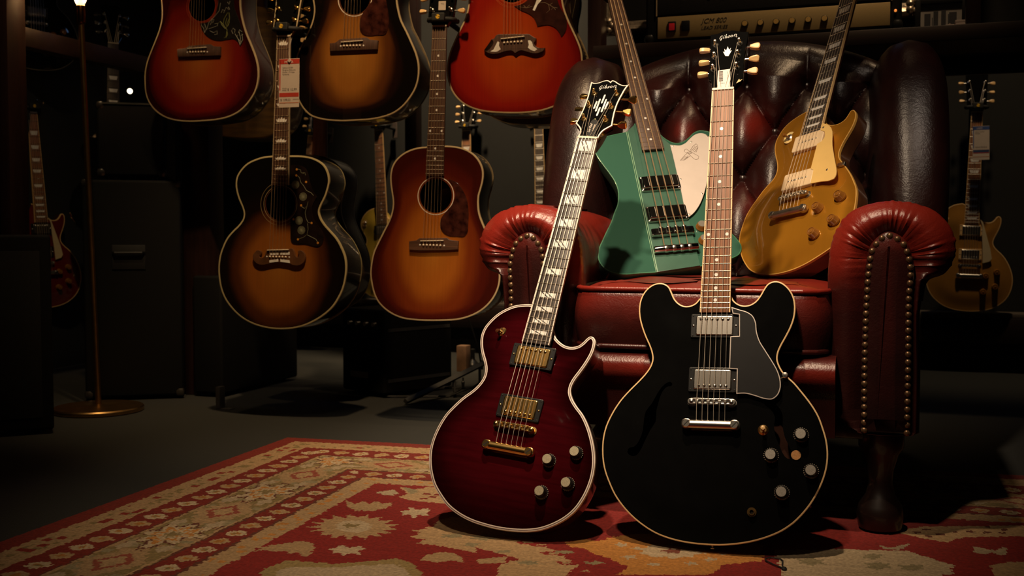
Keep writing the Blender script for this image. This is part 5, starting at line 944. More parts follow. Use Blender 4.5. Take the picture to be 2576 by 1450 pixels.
    poly(S([(2180, 330), (2260, 345), (2330, 330), (2600, 330), (2600, 440), (2400, 420), (2330, 412), (2250, 405), (2180, 385), (2230, 370), (2210, 350)]), GOLD_ * 1.05); poly(S([(2200, 330), (2290, 350), (2250, 370), (2220, 352)]), GREENG)
    poly(S([(2260, 605), (2340, 570), (2340, 550), (2600, 535), (2600, 690), (2420, 655), (2300, 640), (2330, 620)]), GOLD_ * 1.1); poly(S([(2430, 590), (2490, 580), (2530, 600), (2480, 612)]), GREENG)
    poly(S([(1490, 790), (1560, 760), (1620, 735), (1720, 742), (1860, 755), (1950, 745), (2080, 735), (2180, 722), (2260, 745), (2330, 800), (2330, 830), (1480, 830)]), OLIVE * 1.3); poly(S([(1560, 800), (1640, 770), (1800, 775), (2000, 765), (2180, 750), (2260, 800), (2260, 830), (1560, 830)]), CRM * .9)
    # centre: stepped medallion with ragged edge, in front of the guitars
    poly(T([(95, 105), (170, 95), (200, 60), (330, 40), (560, 130), (640, 180), (760, 250), (700, 300), (430, 300), (440, 250), (520, 225), (380, 185), (260, 160), (140, 130)]), GOLD_ * 1.12)
    poly(T([(120, 230), (160, 205), (230, 195), (290, 215), (300, 240), (250, 230), (200, 240), (170, 235)]), GOLD_); poly(T([(350, 225), (470, 215), (470, 240), (360, 245)]), GOLD_)
    poly(T([(700, 155), (780, 140), (840, 150), (900, 130), (1000, 120), (1250, 120), (1500, 165), (1500, 230), (1340, 250), (1280, 290), (900, 290), (960, 255), (900, 235), (870, 215), (820, 205), (780, 180), (730, 175)]), ORNG * 1.05)
    poly(T(blob(1130, 190, 130, 28, 20, 0, .10)), CRM); poly(T(blob(1130, 190, 40, 10, 10, 0, .3)), DARK * 1.6)
    for p in ((930, 165, 22, 8), (985, 180, 20, 7), (960, 215, 26, 8), (1060, 245, 30, 7), (1310, 175, 22, 8), (1340, 200, 24, 8), (1290, 225, 26, 8), (1210, 242, 24, 7)): poly(T(blob(p[0], p[1], p[2], p[3], 10, 0, .3)), CRM * .95)
    for p in ((500, 150), (545, 160), (600, 195), (660, 235), (720, 270), (1745, 205), (1730, 235)):
        poly(T([(p[0], p[1]), (p[0] + 95, p[1] - 4), (p[0] + 90, p[1] + 14), (p[0] + 20, p[1] + 12)]), RED * 1.05); poly(T([(p[0] + 40, p[1] + 2), (p[0] + 75, p[1] + 1), (p[0] + 75, p[1] + 8), (p[0] + 40, p[1] + 8)]), GOLD_)
    for p in ((250, 128, 45, 9), (380, 135, 55, 11), (330, 165, 30, 8), (560, 240, 45, 9), (460, 195, 30, 6), (700, 195, 40, 7), (820, 240, 40, 7)): poly(T(blob(*p, 12, 0, .25)), GREENG)
    poly(T([(1700, 190), (1780, 180), (2100, 190), (2280, 250), (2280, 290), (1700, 290), (1660, 250), (1690, 225)]), CRM * .95); poly(Q([(0, 1240), (740, 1275), (720, 1310), (1000, 1330), (980, 1360), (1200, 1385), (1080, 1440), (1080, 1500), (-400, 1500), (-500, 1240)]), CRM * .97)
    for p in ((430, 1300, 80, 25), (480, 1390, 120, 35), (800, 1405, 110, 30), (-150, 1350, 120, 35)): poly(Q(blob(*p, 12, 0, .2)), GREENG)
    poly(Q([(1370, 1205), (1450, 1220), (1530, 1245), (1600, 1225), (1670, 1215), (1690, 1295), (1600, 1280), (1530, 1262), (1450, 1280), (1390, 1270)]), CRM * .9); poly(Q([(1520, 1390), (1700, 1350), (1900, 1355), (1900, 1500), (1560, 1500)]), GOLD_)
    poly(Q([(470, 1190), (560, 1215), (660, 1210), (770, 1175), (720, 1225), (620, 1240), (520, 1228)]), CRM * .7); poly(Q([(600, 1060), (900, 1130), (1100, 1165), (1300, 1120), (1900, 1110), (1900, 1010), (1500, 1010), (900, 1020)]), GOLD_ * 1.05)
    for p in ((840, 1075), (965, 1110), (1060, 1092), (1190, 1070), (1340, 1065), (1500, 1072), (1660, 1048), (1660, 1080), (1500, 1020), (930, 1045)): poly(Q([(p[0] - 35, p[1] - 8), (p[0] + 35, p[1] - 8), (p[0] + 35, p[1] + 8), (p[0] - 35, p[1] + 8)]), DARK)
    for p in ((2330, 370), (2360, 385), (2390, 372), (2320, 395)): poly(S([(p[0] - 18, p[1] - 5), (p[0] + 18, p[1] - 5), (p[0] + 18, p[1] + 4), (p[0] - 18, p[1] + 4)]), REDD)
    col *= (.86 + .26 * rng.random((ny, 1, 1)) * .5 + .14 * rng.random((ny, nx, 1)))
    # mesh
    xs, ys = np.arange(nx + 1) * cell, np.arange(ny + 1) * cell; GX, GY = np.meshgrid(xs, ys); GZ = .0060 + .0012 * rng.random(GX.shape)
    edge = (GX < cell) | (GX > A - 2 * cell) | (GY < cell) | (GY > B - 2 * cell); GZ[edge] = .0006
    sk = .041 * GY                                           # the left edge runs slightly askew
    Vt = np.stack([GX - sk * np.clip(1 - GX / 1.2, 0, 1), -GY, GZ], -1).reshape(-1, 3); idx = (np.arange(ny)[:, None] * (nx + 1) + np.arange(nx)[None, :]).ravel()
    Fq = np.stack([idx, idx + nx + 1, idx + nx + 2, idx + 1], 1)
    me = bpy.data.meshes.new('rug'); me.vertices.add(len(Vt)); me.vertices.foreach_set('co', Vt.ravel().astype(np.float32)); me.loops.add(Fq.size); me.loops.foreach_set('vertex_index', Fq.ravel().astype(np.int32)); me.polygons.add(len(Fq)); me.polygons.foreach_set('loop_start', (np.arange(len(Fq)) * 4).astype(np.int32)); me.update(calc_edges=True); me.validate()
    at_ = me.attributes.new('pattern', 'FLOAT_COLOR', 'FACE'); cc = np.ones((nx * ny, 4), np.float32); cc[:, :3] = col.reshape(-1, 3); at_.data.foreach_set('color', cc.ravel())
    t = thing('rug', 'red and gold patterned oriental rug under the armchair and guitars', 'rug', M); ob('pile', me, facecol('rug_wool'), t)
    fr = []
    for i in range(620):
        x = A * (i + rng.random()) / 620; l = .006 + .007 * rng.random(); dx = (rng.random() - .5) * .008; fr.append(tube([(x, -.002, .004), (x + dx * .5, l * .6, .003), (x + dx, l, .0012)], .0011, 3))
    v, f = join(*fr); o = mk('fringe', v, f, mat('fringe_cotton', (.42, .27, .14), .9, var=.2), t, sm=False); o['kind'] = 'stuff'
    return t
RUG = rug()
cord = [on_floor(1000 + X / 1.6345, 1280 + Y / 1.6345, .009) for X, Y in ((1590, 248), (1575, 242), (1550, 232), (1515, 215), (1512, 206), (1535, 202), (1575, 208), (1584, 215), (1582, 232), (1588, 246))]
cd = thing('cable_tie_cord', 'thin black cord lying on the rug in front of the black guitar', 'cord', Matrix.Translation(cord[0])); mk('cord', *tube([p - cord[0] for p in cord], .0013, 6), BLACKM, cd); mk('cord_end', *shift(lathe([(.0045, 0), (.005, .003), (.003, .006), (0, .0065)], 10), (0, 0, -.003)), BLACKM, cd)
# ------------------------------------------------------------------ room
RY = R(19); RX_, RYv = Vector((math.cos(RY), -math.sin(RY), 0)), Vector((math.sin(RY), math.cos(RY), 0))
def room_M(p): return Matrix(((RX_.x, RYv.x, 0, p[0]), (RX_.y, RYv.y, 0, p[1]), (0, 0, 1, p[2]), (0, 0, 0, 1)))
W0 = Vector((1.85, 4.66, 0))                                 # a point on the back wall
def wall_d(px, off=0.0):                                     # depth at which the ray of column px meets the back wall, minus off
    r = ray(px, 595); q = W0 - RYv * off - CAM; return q.dot(RYv) / r.dot(RYv)
carpet = mat('charcoal_carpet', (.021, .022, .0195), .95, var=.35, scale=260, bump=.6, bscale=420, spec=.1, sheen=.2)
walln = mat('dark_wall', (.0075, .0080, .0075), .8, var=.2, scale=4, bump=.1, bscale=60)
dwood = mat('dark_red_wood', (.030, .010, .007), .5, var=.35, scale=1, stretch=(60, 60, 4)); hwood = mat('dark_red_wood_flat', (.014, .005, .0035), .5, var=.35, scale=1, stretch=(4, 60, 60))
struct(mk('floor', *box(9, 9, .1, 0, (0, 3.0, -.05)), carpet, None, sm=False), 'charcoal carpet floor')
o = mk('wall_back', *box(9, .1, 3.2, 0, (-1.5, .05, 1.6)), walln, None, sm=False); o.matrix_world = room_M(W0); struct(o, 'dark painted back wall')
o = mk('wall_left', *box(.1, 6, 3.2, 0, (0, 0, 1.6)), walln, None, sm=False); o.matrix_world = room_M((-2.18, 4.2, 0)); struct(o, 'dark painted left wall')
struct(mk('ceiling', *box(9, 9, .1, 0, (0, 3.0, 3.25)), mat('black_ceiling', (.01, .01, .01), .9), None, sm=False), 'black ceiling')
o = mk('wall_right', *box(.1, 6, 3.2, 0, (0, 0, 1.6)), walln, None, sm=False); o.matrix_world = room_M((2.9, 3.6, 0)); struct(o, 'dark painted right wall')
# bench along the back wall
be = struct(thing('trim_1', 'low dark red wooden display bench along the back wall', 'trim', room_M(W0 - RYv * .13))); del be['category']
mk('bench_top', *box(7.4, .13, .022, .003, (-2.4, .060, .240)), mat('bench_top_grey', (.10, .08, .065), .6, var=.2), be); mk('bench_front', *box(7.4, .02, .105, .002, (-2.4, -.005, .178)), hwood, be); mk('toe_kick', *box(7.4, .02, .125, 0, (-2.4, .06, .0625)), BLACKM, be)
# wooden display frame that carries the hanging guitars
def post(i, px0, px1, py, d, z0, z1, dep, label, m=None):
    a, b = at(px0, py, d), at(px1, py, d); w = (b - a).length; o = mk('trim_%d' % i, *box(w, dep, z1 - z0, .003, (w / 2, dep / 2, (z0 + z1) / 2)), m or dwood, None); o.matrix_world = room_M((a.x, a.y, 0)); struct(o, label); return o
pl = post(2, 462, 540, 700, 3.86, 0, 3.0, .09, 'dark red wooden post left of the jumbo guitar'); br_ = at(545, 1000, 3.50)
o = mk('metal_bracket', *join(box(.016, .030, .075, .001, (.010, .0, .0375)), box(.05, .030, .003, 0, (.030, 0, .0015))), mat('zinc', (.22, .21, .20), .45, .8, var=.1), None); o.matrix_world = room_M((on_floor(548, 1029).x, on_floor(548, 1029).y, 0)); tag(o, 'small grey metal corner bracket at the foot of the wooden post', 'bracket')
post(3, 1018, 1050, 340, 4.7, 0, 3.0, .06, 'dark wooden upright behind the brown-red guitar neck'); post(4, 1478, 1513, 60, 3.62, 0, 3.0, .08, 'dark wooden upright behind the orange-red guitar')
post(5, -6, 30, 300, 3.45, 0, 3.0, .08, 'dark wooden post at the left edge')
a = at(12, 85, 3.5); o = mk('trim_6', *box(.05, 1.5, .065, .003, (0, .75, 0)), hwood, None); o.matrix_world = room_M((a.x, a.y, a.z)); struct(o, 'dark wooden rail at upper left')
# ------------------------------------------------------------------ generic instruments further back
def electric(label, F, top_m, side_m, inl='trap', hw=NICKEL, btn=CREAM, board=EBONY, fbind=CREAM, pick='hb', pg=True, bind=CREAM, detail=True, group='electric guitars hanging on the wall', head=True, kn='amber', knob_m=None):
    G = Guitar('hanging_electric_guitar', label, 'guitar', F, group); zb = -.017; G.body(LP_LOCAL, zb, .046, top_m, side_m, arch=.010, aw=.075, bind=(bind, .0030, .006, .0006) if bind else None, step=.014); zt = zb + .0095
    il = [('trap', n) for n in (3, 5, 7, 9, 12, 15, 17, 19, 21)] if inl == 'trap' else [('dot', n) for n in (3, 5, 7, 9, 15, 17, 19, 21)] + [('ddot', 12)]
    G.neck(.0430, .0570, 0, -.4590, .62865, 22, 0, board, MAHOG, -.39, bind=fbind, inlays=il, nut_m=IVORY)
    if detail:
        for y, py in ((-.486, .012), (-.585, -.012)):
            G.humbucker(0, y, zt, hw, hw, py, ring_m=pick if pick != 'hb' else CREAM)
        G.tom_bridge(0, -.632, zt, hw); G.stop_tail(0, -.674, zt, hw)
        for x, y in ((.105, -.655), (.062, -.672), (.100, -.715), (.055, -.738)): inst('speed', SPEED, knob_m or AMBER, 'knob', G.root, (x, y, G.top_z(x, y) - .001))
        x, y = -.098, -.448; z = G.top_z(x, y); G.part('switch_washer', ring(.0065, .0165, z, z + .0012, 24, x, y), CREAM); G.toggle(x, y, z, hw, AMBER, -8)
        if pg: G.plate('pickguard', [(.031, -.44), (.042, -.45), (.075, -.56), (.083, -.60), (.074, -.613), (.048, -.620), (.046, -.565), (.042, -.512), (.040, -.463)], zt + .007, .002, mat('cream_guard_dim', (.62, .50, .30), .45, var=.04))
        G.strings(XN, .001, .0016, XB, -.632, zt + .0165, [(x, -.666, zt + .0125) for x in XB], STRING, SR)
    H = G.head_frame(16); ho = smooth([(-.0215, 0, 1), (-.030, .016), (-.037, .030, 1), (-.040, .095), (-.043, .165, 1), (-.02, .178), (0, .172), (.02, .178), (.043, .165, 1), (.040, .095), (.037, .030, 1), (.030, .016), (.0215, 0, 1)], 3); G.headstock(H, ho, BLACKL)
    posts = [(-.027, .05), (-.029, .09), (-.031, .13), (.027, .05), (.029, .09), (.031, .13)]; G.tuners(H, posts, [(-.055, .05), (-.057, .09), (-.059, .13), (.055, .05), (.057, .09), (.059, .13)], hw, btn, ('tulip', TULIP)); G.head_strings(H, XN, [posts[0], posts[1], posts[2], posts[5], posts[4], posts[3]], STRING)
    return G
BLK = BLACKL
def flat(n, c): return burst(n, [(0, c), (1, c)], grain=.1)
EY = 19
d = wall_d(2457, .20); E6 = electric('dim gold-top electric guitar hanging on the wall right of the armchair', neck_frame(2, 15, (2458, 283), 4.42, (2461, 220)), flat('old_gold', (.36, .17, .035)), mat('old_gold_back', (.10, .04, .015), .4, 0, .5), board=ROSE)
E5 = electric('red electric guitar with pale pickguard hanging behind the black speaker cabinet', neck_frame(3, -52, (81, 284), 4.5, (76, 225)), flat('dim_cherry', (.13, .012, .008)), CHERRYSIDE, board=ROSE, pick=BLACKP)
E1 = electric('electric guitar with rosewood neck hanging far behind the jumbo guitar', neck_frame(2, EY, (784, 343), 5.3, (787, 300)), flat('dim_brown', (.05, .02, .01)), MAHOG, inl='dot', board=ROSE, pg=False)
E2 = electric('yellow electric guitar hanging far behind, between the jumbo and brown-red guitars', neck_frame(2, EY, (952, 329), 5.25, (950.5, 290)), flat('tv_yellow', (.50, .34, .05)), mat('yellow_side', (.4, .27, .04), .4, 0, .5), inl='dot', board=ROSE, pick=BLACKP, pg=False)
E3 = electric('black electric guitar with cream-bound neck hanging behind the brown-red guitar', neck_frame(2, EY, (1173, 330), 5.2, (1173, 290)), BLK, BLK, board=ROSE)
E4 = electric('black electric guitar hanging far behind the armchair left arm', neck_frame(2, EY, (1355, 322), 5.15, (1354, 280)), BLK, BLK, board=EBONY)
E7 = electric('black electric guitar whose lower body shows above the dark rail', neck_frame(3, -40, (78, -330), 4.4, (76, -380)), BLK, BLK, pick=BLACKP, bind=mat('dull_binding', (.10, .09, .07), .5), pg=False)
E8 = electric('dark electric guitar headstock above the amplifier head', neck_frame(3, -30, (285, 110), 4.5, (285, 60)), BLK, BLK, pg=False, pick=BLACKP, fbind=None, btn=NICKEL, bind=None, detail=False)
for G, l in ((E6, 'wall hanger of the dim gold-top guitar at right'), (E5, 'wall hanger of the red guitar at far left'), (E1, 'wall hanger of the guitar behind the jumbo'), (E2, 'wall hanger of the yellow guitar'), (E3, 'wall hanger of the cream-bound black guitar')):
    hanger(l, G.F, .026, .12, 1.0, False)
def back_acoustic(label, px, d, side, T=.108, bind=OLDB):       # hangs on the far side of the frame, its back towards us
    F = neck_frame(-2, 195, px, d, (px[0] + 6, px[1] - 300)); h = (0, .132, .05)
    dd = dict(hole=h, T=T, top=flat('spruce_plain', (.40, .24, .10)), side=side, bind=bind, bfn=lambda x, y, e: 0, br=[(-.085, .012), (-.03, .012), (-.02, .018), (.02, .018), (.03, .012), (.085, .012), (.085, -.02), (-.085, -.02)], inlays=TRANGE, group='flat-top guitars turned away in the second row')
    return acoustic('turned_flat_top_guitar', label, F, J45_LOCAL, .6287, dd)
B1 = back_acoustic('pale wooden guitar back hanging behind the cherry sunburst guitar', (652, 208), 4.3, mat('natural_koa', (.22, .115, .035), .4, 0, .7, var=.35, scale=1, stretch=(8, 60, 8)))
B2 = back_acoustic('dark brown guitar turned away hanging directly behind the jumbo guitar', (800, 605), 3.66, mat('walnut_side', (.075, .048, .028), .28, 0, 1, var=.3))
B4 = back_acoustic('dark brown guitar turned away hanging behind the orange-red guitar', (1360, 152), 3.72, mat('walnut_dark', (.020, .010, .007), .28, 0, 1, var=.3))
price_tag('white price tag with blue header hanging on the dim gold-top guitar', [(2447, 318), None, (2489, 404.5), (2447, 403)], 4.36, mat('tag_blue', (.04, .09, .30), .6), False, [('USED', .22, .91, .07, WP), ('Gibson Les Paul', .14, .82, .04, GREYT), ('Goldtop', .14, .77, .04, GREYT), ('YOUR PRICE $', .14, .36, .05, GREYT)])

# ------------------------------------------------------------------ floor lamp
b0 = on_floor(248, 1035); tp = at(204.5, 58, (b0 - CAM).dot(FW) + .02); L_ = thing('floor_lamp', 'slim brass floor lamp with bare filament bulb and round base', 'lamp', Matrix.Translation(b0))
mk('base', *lathe([(.138, 0), (.142, .003), (.142, .013), (.138, .017), (.03, .019), (.012, .024), (0, .024)], 56), LAMPB, L_); pt = tp - b0
mk('pole', *tube([(0, 0, .02), tuple(pt)], .0095, 14), LAMPB, L_); up_ = (pt - Vector((0, 0, .02))).normalized(); Mq = Matrix.Translation(pt) @ up_.to_track_quat('Z', 'Y').to_matrix().to_4x4()
mk('socket', *xf(lathe([(.009, -.004), (.0150, 0), (.0155, .003), (.0155, .052), (.0140, .056), (.010, .056)], 24), Mq), mat('copper_socket', (.50, .20, .08), .18, 1, var=.1), L_)
bl = mk('bulb', *xf(lathe([(.0115, .056), (.0150, .066), (.0220, .085), (.030, .110), (.034, .135), (.031, .160), (.020, .178), (0, .185)], 24), Mq), mat('bulb_glass', (1, .9, .75), .02, 0, trans=1.0, var=0), L_)
mk('filament', *xf(tube([(-.006, 0, .07), (-.008, 0, .12), (-.004, 0, .135), (0, 0, .105), (.004, 0, .135), (.008, 0, .12), (.006, 0, .07)], .0012, 5), Mq), mat('filament_glow', (1, .6, .25), .5, emit=(1, .55, .2), es=18), L_); mk('bulb_stem', *xf(lathe([(.009, .056), (.0085, .066), (.004, .075), (.003, .095)], 12), Mq), mat('stem_glow', (1, .7, .4), .4, emit=(1, .55, .22), es=1.1), L_)
pl_ = bpy.data.lights.new('bulb_light', 'POINT'); pl_.energy = 1.2; pl_.color = (1, .58, .26); pl_.shadow_soft_size = .03; po = bpy.data.objects.new('bulb_light', pl_); COL.objects.link(po); po.location = Mq @ Vector((0, 0, .125)) + b0
# ------------------------------------------------------------------ speaker cabinets and amplifiers on the left
tolex = mat('black_tolex', (.0045, .0045, .0045), .7, var=.25, scale=400, bump=.5, bscale=600, spec=.2); grille = mat('black_grille_cloth', (.007, .007, .007), .85, var=.4, scale=500, bump=.4, bscale=700)
CORNER = lambda: box(.030, .030, .030, .010)
def cabinet(name, label, cat, org, w, dep, h, corners=True, handle=None, yaw=None, feet=True):
    M = room_M((org.x, org.y, org.z)) @ (Matrix.Rotation(R(yaw), 4, 'Z') if yaw else Matrix.Identity(4)); t = thing(name, label, cat, M)
    mk('box', *box(w, dep, h, .010, (w / 2, dep / 2, h / 2 + (.012 if feet else 0)), 3), tolex, t)
    z0 = .012 if feet else 0
    if feet:
        for x in (.05, w - .05):
            for y in (.05, dep - .05): mk('foot', *shift(lathe([(.018, 0), (.020, .014)], 14), (x, y, 0)), BLACKP, t)
    if corners:
        for x in (.012, w - .012):
            for z in (z0 + .012, z0 + h - .012): inst('corner', CORNER, mat('corner_metal', (.12, .11, .10), .3, .8), 'corner_protector', t, (x, .012, z))
    return t, z0
c1 = on_floor(215, 1012); t, z0 = cabinet('speaker_cabinet', 'tall black speaker cabinet seen from the side behind the floor lamp', 'speaker', c1, .325, .60, .755, yaw=33)
mk('handle_recess', *box(.11, .006, .085, .002, (.150, -.001, .50)), BLACKM, t); mk('handle_bar', *tube([(.100, -.004, .515), (.105, -.014, .515), (.195, -.014, .515), (.200, -.004, .515)], .006, 8), BLACKP, t)
hd, z0 = cabinet('guitar_amplifier', 'black amplifier head on top of the tall speaker cabinet', 'amplifier', c1 + (Matrix.Rotation(R(33), 3, 'Z') @ (RX_ * .05 + RYv * .02)) + Vector((0, 0, .769)), .225, .56, .255, yaw=33)
mk('top_edge', *box(.19, .004, .006, 0, (.115, -.001, .262)), mat('edge_grey', (.05, .05, .045), .5), hd)
for px in (223, 327):
    p = at(px, 212 if px < 300 else 229, 4.9); o = mk('ceiling_lamp', *xf(lathe([(.012, 0), (.012, .004), (0, .005)], 16), Matrix.Translation(p) @ Matrix.Rotation(R(115), 4, 'X')), mat('lamp_spot_glow', (1, .9, .7), .5, emit=(1, .85, .6), es=3.5), None); tag(o, 'tiny bright lamp spot %s' % ('left of the two above the amplifier head' if px < 300 else 'right of the two above the amplifier head'), 'lamp')
c2 = on_floor(137, 1092); t, z0 = cabinet('speaker_cabinet', 'black speaker cabinet cut off by the left edge of the photo', 'speaker', c2 - (Matrix.Rotation(R(44), 3, 'Z') @ RX_) * .62, .62, .30, .565, corners=False, yaw=44)
mk('grille', *box(.56, .004, .48, .001, (.31, -.001, .29)), grille, t); mk('top_handle', *tube([(.20, .15, .578), (.22, .15, .600), (.40, .15, .600), (.42, .15, .578)], .008, 8), BLACKP, t)
c3 = on_floor(560, 1002); t, z0 = cabinet('speaker_cabinet', 'low black speaker cabinet behind the wooden post under the jumbo guitar', 'speaker', c3 - RX_ * .12, .12, .52, .42, corners=False)
c4 = on_floor(968, 1004); t, z0 = cabinet('amplifier_combo', 'small black amplifier on the floor below the brown-red guitar', 'amplifier', c4, .33, .24, .30, corners=False, yaw=66)
for z in (.06, .24): mk('trim_strip', *box(.30, .003, .012, 0, (.165, -.001, z)), mat('strip_grey', (.05, .05, .05), .4), t)
for k in range(4): mk('control_knob', *xf(lathe([(.010, 0), (.008, .012), (0, .012)], 14), Matrix.Translation((-.001, .05 + .045 * k, .26)) @ Matrix.Rotation(R(-90), 4, 'Y')), NICKEL, t)
mk('side_label', *box(.002, .10, .022, 0, (-.001, .14, .075)), mat('label_grey', (.22, .20, .18), .5), t)
# music stand lying on the floor, cables and plug
p0, p1 = on_floor(1020, 1012, .012), at(1216, 915, 3.95); m_ = thing('pedal_board', 'dark slanted pedal board with cables beside the small amplifier', 'pedal board', Matrix.Translation(p0)); u = p1 - p0
mk('board', *tube([(0, 0, .002), tuple(u * .5), tuple(u)], .011, 4), mat('board_grey', (.05, .05, .045), .7, 0, var=.2), m_); mk('leg', *tube([tuple(u * .95), (u.x * .95, u.y * .95, -.012)], .006, 6), BLACKM, m_); mk('leg', *tube([tuple(u * .6), (u.x * .62, u.y * .55, -.012)], .006, 6), BLACKM, m_); mk('shelf', *xf(box(.20, .03, .008, .001), Matrix.Translation(u * .55 + Vector((.05, .02, -.03)))), BLACKM, m_)
for i, l in enumerate(([(1180, 806), (1190, 835), (1205, 885), (1212, 930)], [(1130, 1010), (1160, 985), (1190, 975), (1225, 950)], [(970, 1008), (1030, 1005), (1080, 1003), (1130, 1016), (1150, 985), (1165, 975)])):
    P = [at(x, y, 4.05 if i == 0 else 3.8) for x, y in l]; P = [Vector((p.x, p.y, max(p.z, .006))) for p in P]; c = thing('cable', ['black cable hanging below the brown-red guitar', 'black cable bunched behind the wine red guitar', 'black cable trailing from the small amplifier'][i], 'cable', Matrix.Translation(P[0]), 'loose cables'); mk('wire', *tube([p - P[0] for p in P], .0035, 7), BLACKP, c); mk('cable_plug', *shift(lathe([(.005, 0), (.006, .02), (.003, .024), (.003, .035), (0, .036)], 10), tuple(P[-1] - P[0])), BLACKP, c)
q = on_floor(1189, 925); s_ = thing('plunger_pedal', 'small black round-based pedal behind the wine red guitar', 'pedal', Matrix.Translation(q)); mk('dome', *lathe([(.030, 0), (.031, .006), (.027, .018), (.016, .030), (.010, .038), (.0095, .062), (.013, .070), (.012, .080), (0, .083)], 24), BLACKP, s_); mk('rim', *ring(.027, .033, 0, .005, 28), BLACKM, s_)
o = mk('wooden_wall_block', *box(.045, .05, .11, .003, (0, 0, .055)), mat('tan_panel', (.20, .11, .06), .7, var=.3), None); o.matrix_world = room_M(on_floor(1166, 934)); tag(o, 'small tan wooden block behind the plunger-shaped pedal', 'block')
# ------------------------------------------------------------------ shelf behind the armchair
SH = at(1528, 117, 3.42); st = thing('shelf', 'dark wooden shelf behind the armchair carrying the amplifier head', 'shelf', room_M(SH)); mk('board', *box(1.75, .42, .034, .003, (.83, .21, -.017)), hwood, st); mk('back_rail', *box(1.75, .02, .05, .002, (.83, .41, -.060)), hwood, st)
for x in (.02, 1.66): mk('support', *box(.04, .04, SH.z - .034, .003, (x, .38, -.034 - (SH.z - .034) / 2)), dwood, st)
mk('back_panel', *box(1.75, .012, .95, 0, (.83, .335, .475)), BLACKM, st); mk('upright', *box(.040, .05, 1.4, .003, (1.075, .03, .70)), dwood, st); mk('front_edge', *box(1.75, .012, .045, .002, (.83, -.004, -.020)), hwood, st)
def on_shelf(px, y): r = ray(px, 100); q = (SH + RYv * y - CAM).dot(RYv) / r.dot(RYv); P = CAM + r * q; return (P - SH).dot(RX_)
xa, xb = on_shelf(1622, .02), on_shelf(2268, .02); wA = xb - xa; hA = .26
am = thing('guitar_amplifier', 'black amplifier head with gold control panel on the shelf behind the armchair', 'amplifier', room_M(SH + RX_ * xa + RYv * .02))
mk('case', *box(wA, .21, hA, .010, (wA / 2, .115, hA / 2 + .006), 3), tolex, am); fz = .004
for x in (.06, wA - .06): mk('foot', *shift(lathe([(.016, 0), (.018, .010)], 12), (x, .06, -.002)), BLACKP, am)
goldp = mat('gold_panel', (.46, .33, .15), .38, .25, var=.06, scale=500); pw = wA * .905; px0 = wA * .052
pn = mk('control_panel', *box(pw, .006, .068, .001, (px0 + pw / 2, .008, .052)), goldp, am); mk('front_cloth', *box(pw, .005, .155, .001, (px0 + pw / 2, .009, .172)), grille, am)
for x in (px0 - .004, px0 + pw + .004): mk('piping', *tube([(x, .006, .09), (x, .006, .25)], .0025, 6), mat('piping_gold', (.30, .22, .12), .5), am)
FM = lambda x, z, y=.0045: Matrix.Translation((x, y, z)) @ Matrix.Rotation(R(90), 4, 'X')
sw = mk('power_switch', *box(.026, .010, .032, .002, (px0 + .046, .004, .054)), BLACKP, pn); mk('red_lamp', *box(.018, .006, .022, .002, (px0 + .046, .000, .053)), mat('red_switch', (.30, .01, .01), .25, 0, .5, emit=(.6, .02, .02), es=.12), pn); mk('standby_switch', *box(.026, .010, .032, .002, (px0 + .089, .004, .054)), BLACKP, pn)
text('panel_lettering', 'JCM 800', .0215, BLACKM, pn, FM(px0 + .138, .0580), .35); text('panel_lettering', 'LEAD SERIES', .0150, BLACKM, pn, FM(px0 + .136, .0390), .35)
for k in range(6):
    x = px0 + .272 + .0470 * k; kn = mk('control_knob', *xf(lathe([(.0105, 0), (.0100, .010), (.0085, .012)], 20), FM(x, .048)), BLACKP, pn); mk('knob_cap', *xf(lathe([(.0082, .0115), (.0078, .0128), (0, .0128)], 20), FM(x, .048)), CAPG, pn)
for z in (.064, .034): mk('input_jack', *xf(lathe([(.0095, 0), (.0095, .004), (.005, .005), (0, .003)], 18), FM(px0 + .560, z)), BLACKP, pn)
mk('pilot_lamp', *xf(lathe([(.004, 0), (.004, .004), (0, .006)], 12), FM(wA - .018, .060, .008)), mat('pilot_orange', (.5, .1, .02), .3, emit=(1, .3, .05), es=.8), am); text('brand_script', 'Marshall', .085, mat('script_white', (.7, .66, .6), .4), am, FM(px0 + .150, .1330, .006), .35, ext=.002)
for x in (.012, wA - .012): inst('corner', CORNER, BLACKP, 'corner_protector', am, (x, .016, .020))
# silver ornate frame leaning behind the amplifier
fa, fb_ = on_shelf(1514, .30), on_shelf(2320, .30); fw = fb_ - fa; sf = thing('ornate_picture_frame', 'large silver ornate picture frame hanging behind the amplifier head', 'picture frame', room_M(SH + RX_ * fa + RYv * .31)); silver = mat('silver_leaf', (.62, .52, .40), .32, .85, var=.3, scale=120, bump=.5, bscale=160)
def moulding(p, q, wd_): return loft([[tuple(Vector(e) + Vector(o_)) for o_ in wd_] for e in (p, q)])
sec_h = [(0, 0, 0), (0, -.018, .004), (0, -.030, .016), (0, -.026, .026), (0, -.014, .030), (0, -.012, .040), (0, -.004, .046), (0, 0, .048)]; sec_v = [(z, y, 0) for x, y, z in sec_h]; zf = .090
mk('bottom_moulding', *moulding((0, 0, zf), (fw, 0, zf), sec_h), silver, sf); mk('top_moulding', *moulding((0, 0, .66), (fw, 0, .66), sec_h), silver, sf); mk('left_moulding', *moulding((0, -.001, zf), (0, -.001, .70), sec_v), silver, sf); mk('right_moulding', *moulding((fw - .046, -.001, zf), (fw - .046, -.001, .70), sec_v), silver, sf); mk('dark_picture', *box(fw - .06, .006, .58, 0, (fw / 2, .004, .40)), mat('dark_canvas', (.008, .008, .008), .4), sf)
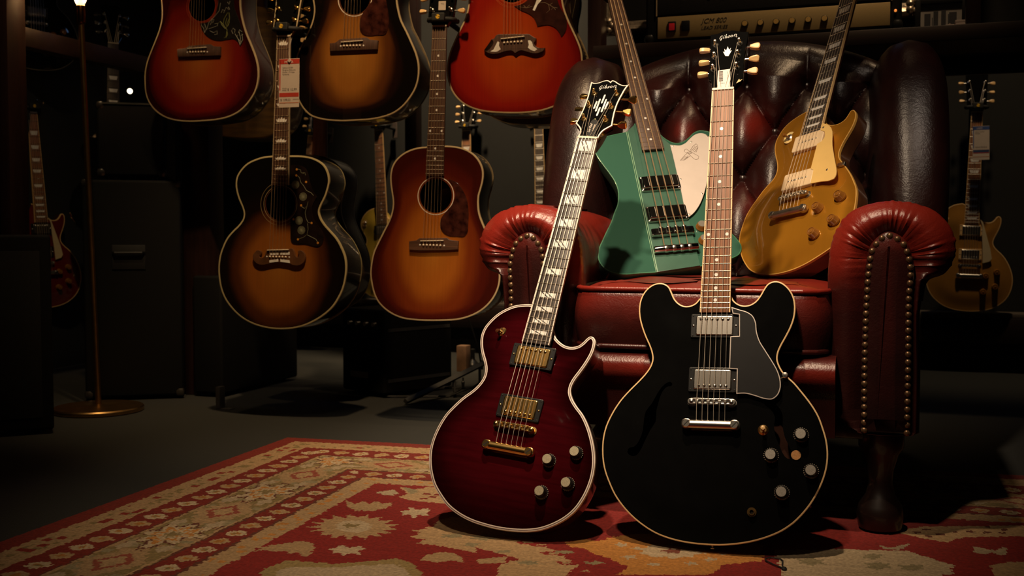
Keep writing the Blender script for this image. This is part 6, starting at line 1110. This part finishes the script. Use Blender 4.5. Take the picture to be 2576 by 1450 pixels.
for x in (.024, fw - .024):
    for k in range(5): a_ = k * 1.256; mk('corner_ornament', *shift(lathe([(.014, 0), (.012, .006), (.006, .011), (0, .012)], 12), (0, 0, 0)), silver, sf, M=Matrix.Translation((x + .016 * math.cos(a_), -.028, zf + .030 + .016 * math.sin(a_))) @ Matrix.Rotation(R(90), 4, 'X'))
# small black frame with a photo of amplifiers
ga, gb = on_shelf(2301, .10), on_shelf(2434, .10); gw = gb - ga; gh = gw * .72; bf = thing('picture_frame', 'small black frame with a photo of dark stacks, right end of the shelf', 'picture frame', room_M(SH + RX_ * ga + RYv * .12))
for nm, vf in (('frame_side', box(.016, .016, gh, .002, (.008, 0, gh / 2))), ('frame_side', box(.016, .016, gh, .002, (gw - .008, 0, gh / 2))), ('frame_side', box(gw - .03, .016, .016, .002, (gw / 2, 0, .008))), ('frame_side', box(gw - .03, .016, .016, .002, (gw / 2, 0, gh - .008)))): mk(nm, *vf, BLACKP, bf)
mk('photo', *box(gw - .03, .004, gh - .03, 0, (gw / 2, .003, gh / 2)), mat('photo_paper', (.26, .24, .22), .5, var=.08), bf); mk('photo_sky', *box(gw - .034, .001, (gh - .03) * .22, 0, (gw / 2, .0005, gh * .76)), mat('photo_blue', (.10, .12, .15), .5), bf)
for x, w_, h_ in ((.06, .13, .55), (.33, .10, .62), (.58, .10, .66), (.88, .16, .56), (.22, .02, .4), (.74, .02, .5)): mk('photo_shape', *box(w_ * gw * .9, .001, h_ * gh * .8, 0, (.03 + x * (gw - .06), .0004, .016 + h_ * gh * .4)), mat('photo_dark', (.03, .03, .035), .5), bf)
x1 = on_shelf(2424, .03); bx_ = thing('gift_box', 'small stack of white boxes on the right end of the shelf', 'box', room_M(SH + RX_ * x1 + RYv * .03)); wb = mat('white_card', (.30, .24, .22), .6, var=.06); mk('lower_box', *box(.044, .05, .014, .001, (0, .025, .007)), wb, bx_); mk('upper_box', *box(.034, .04, .009, .001, (-.006, .025, .0186)), wb, bx_)
x2 = on_shelf(2390, .03); ds_ = thing('white_dish', 'white rounded dish on the shelf beside the small boxes', 'dish', room_M(SH + RX_ * x2 + RYv * .055)); mk('dish', *lathe([(.030, 0), (.034, .004), (.028, .010), (.012, .012), (0, .012)], 28), wb, ds_); mk('dish_knob', *shift(lathe([(.004, 0), (.005, .004), (0, .006)], 12), (0, 0, .012)), wb, ds_)
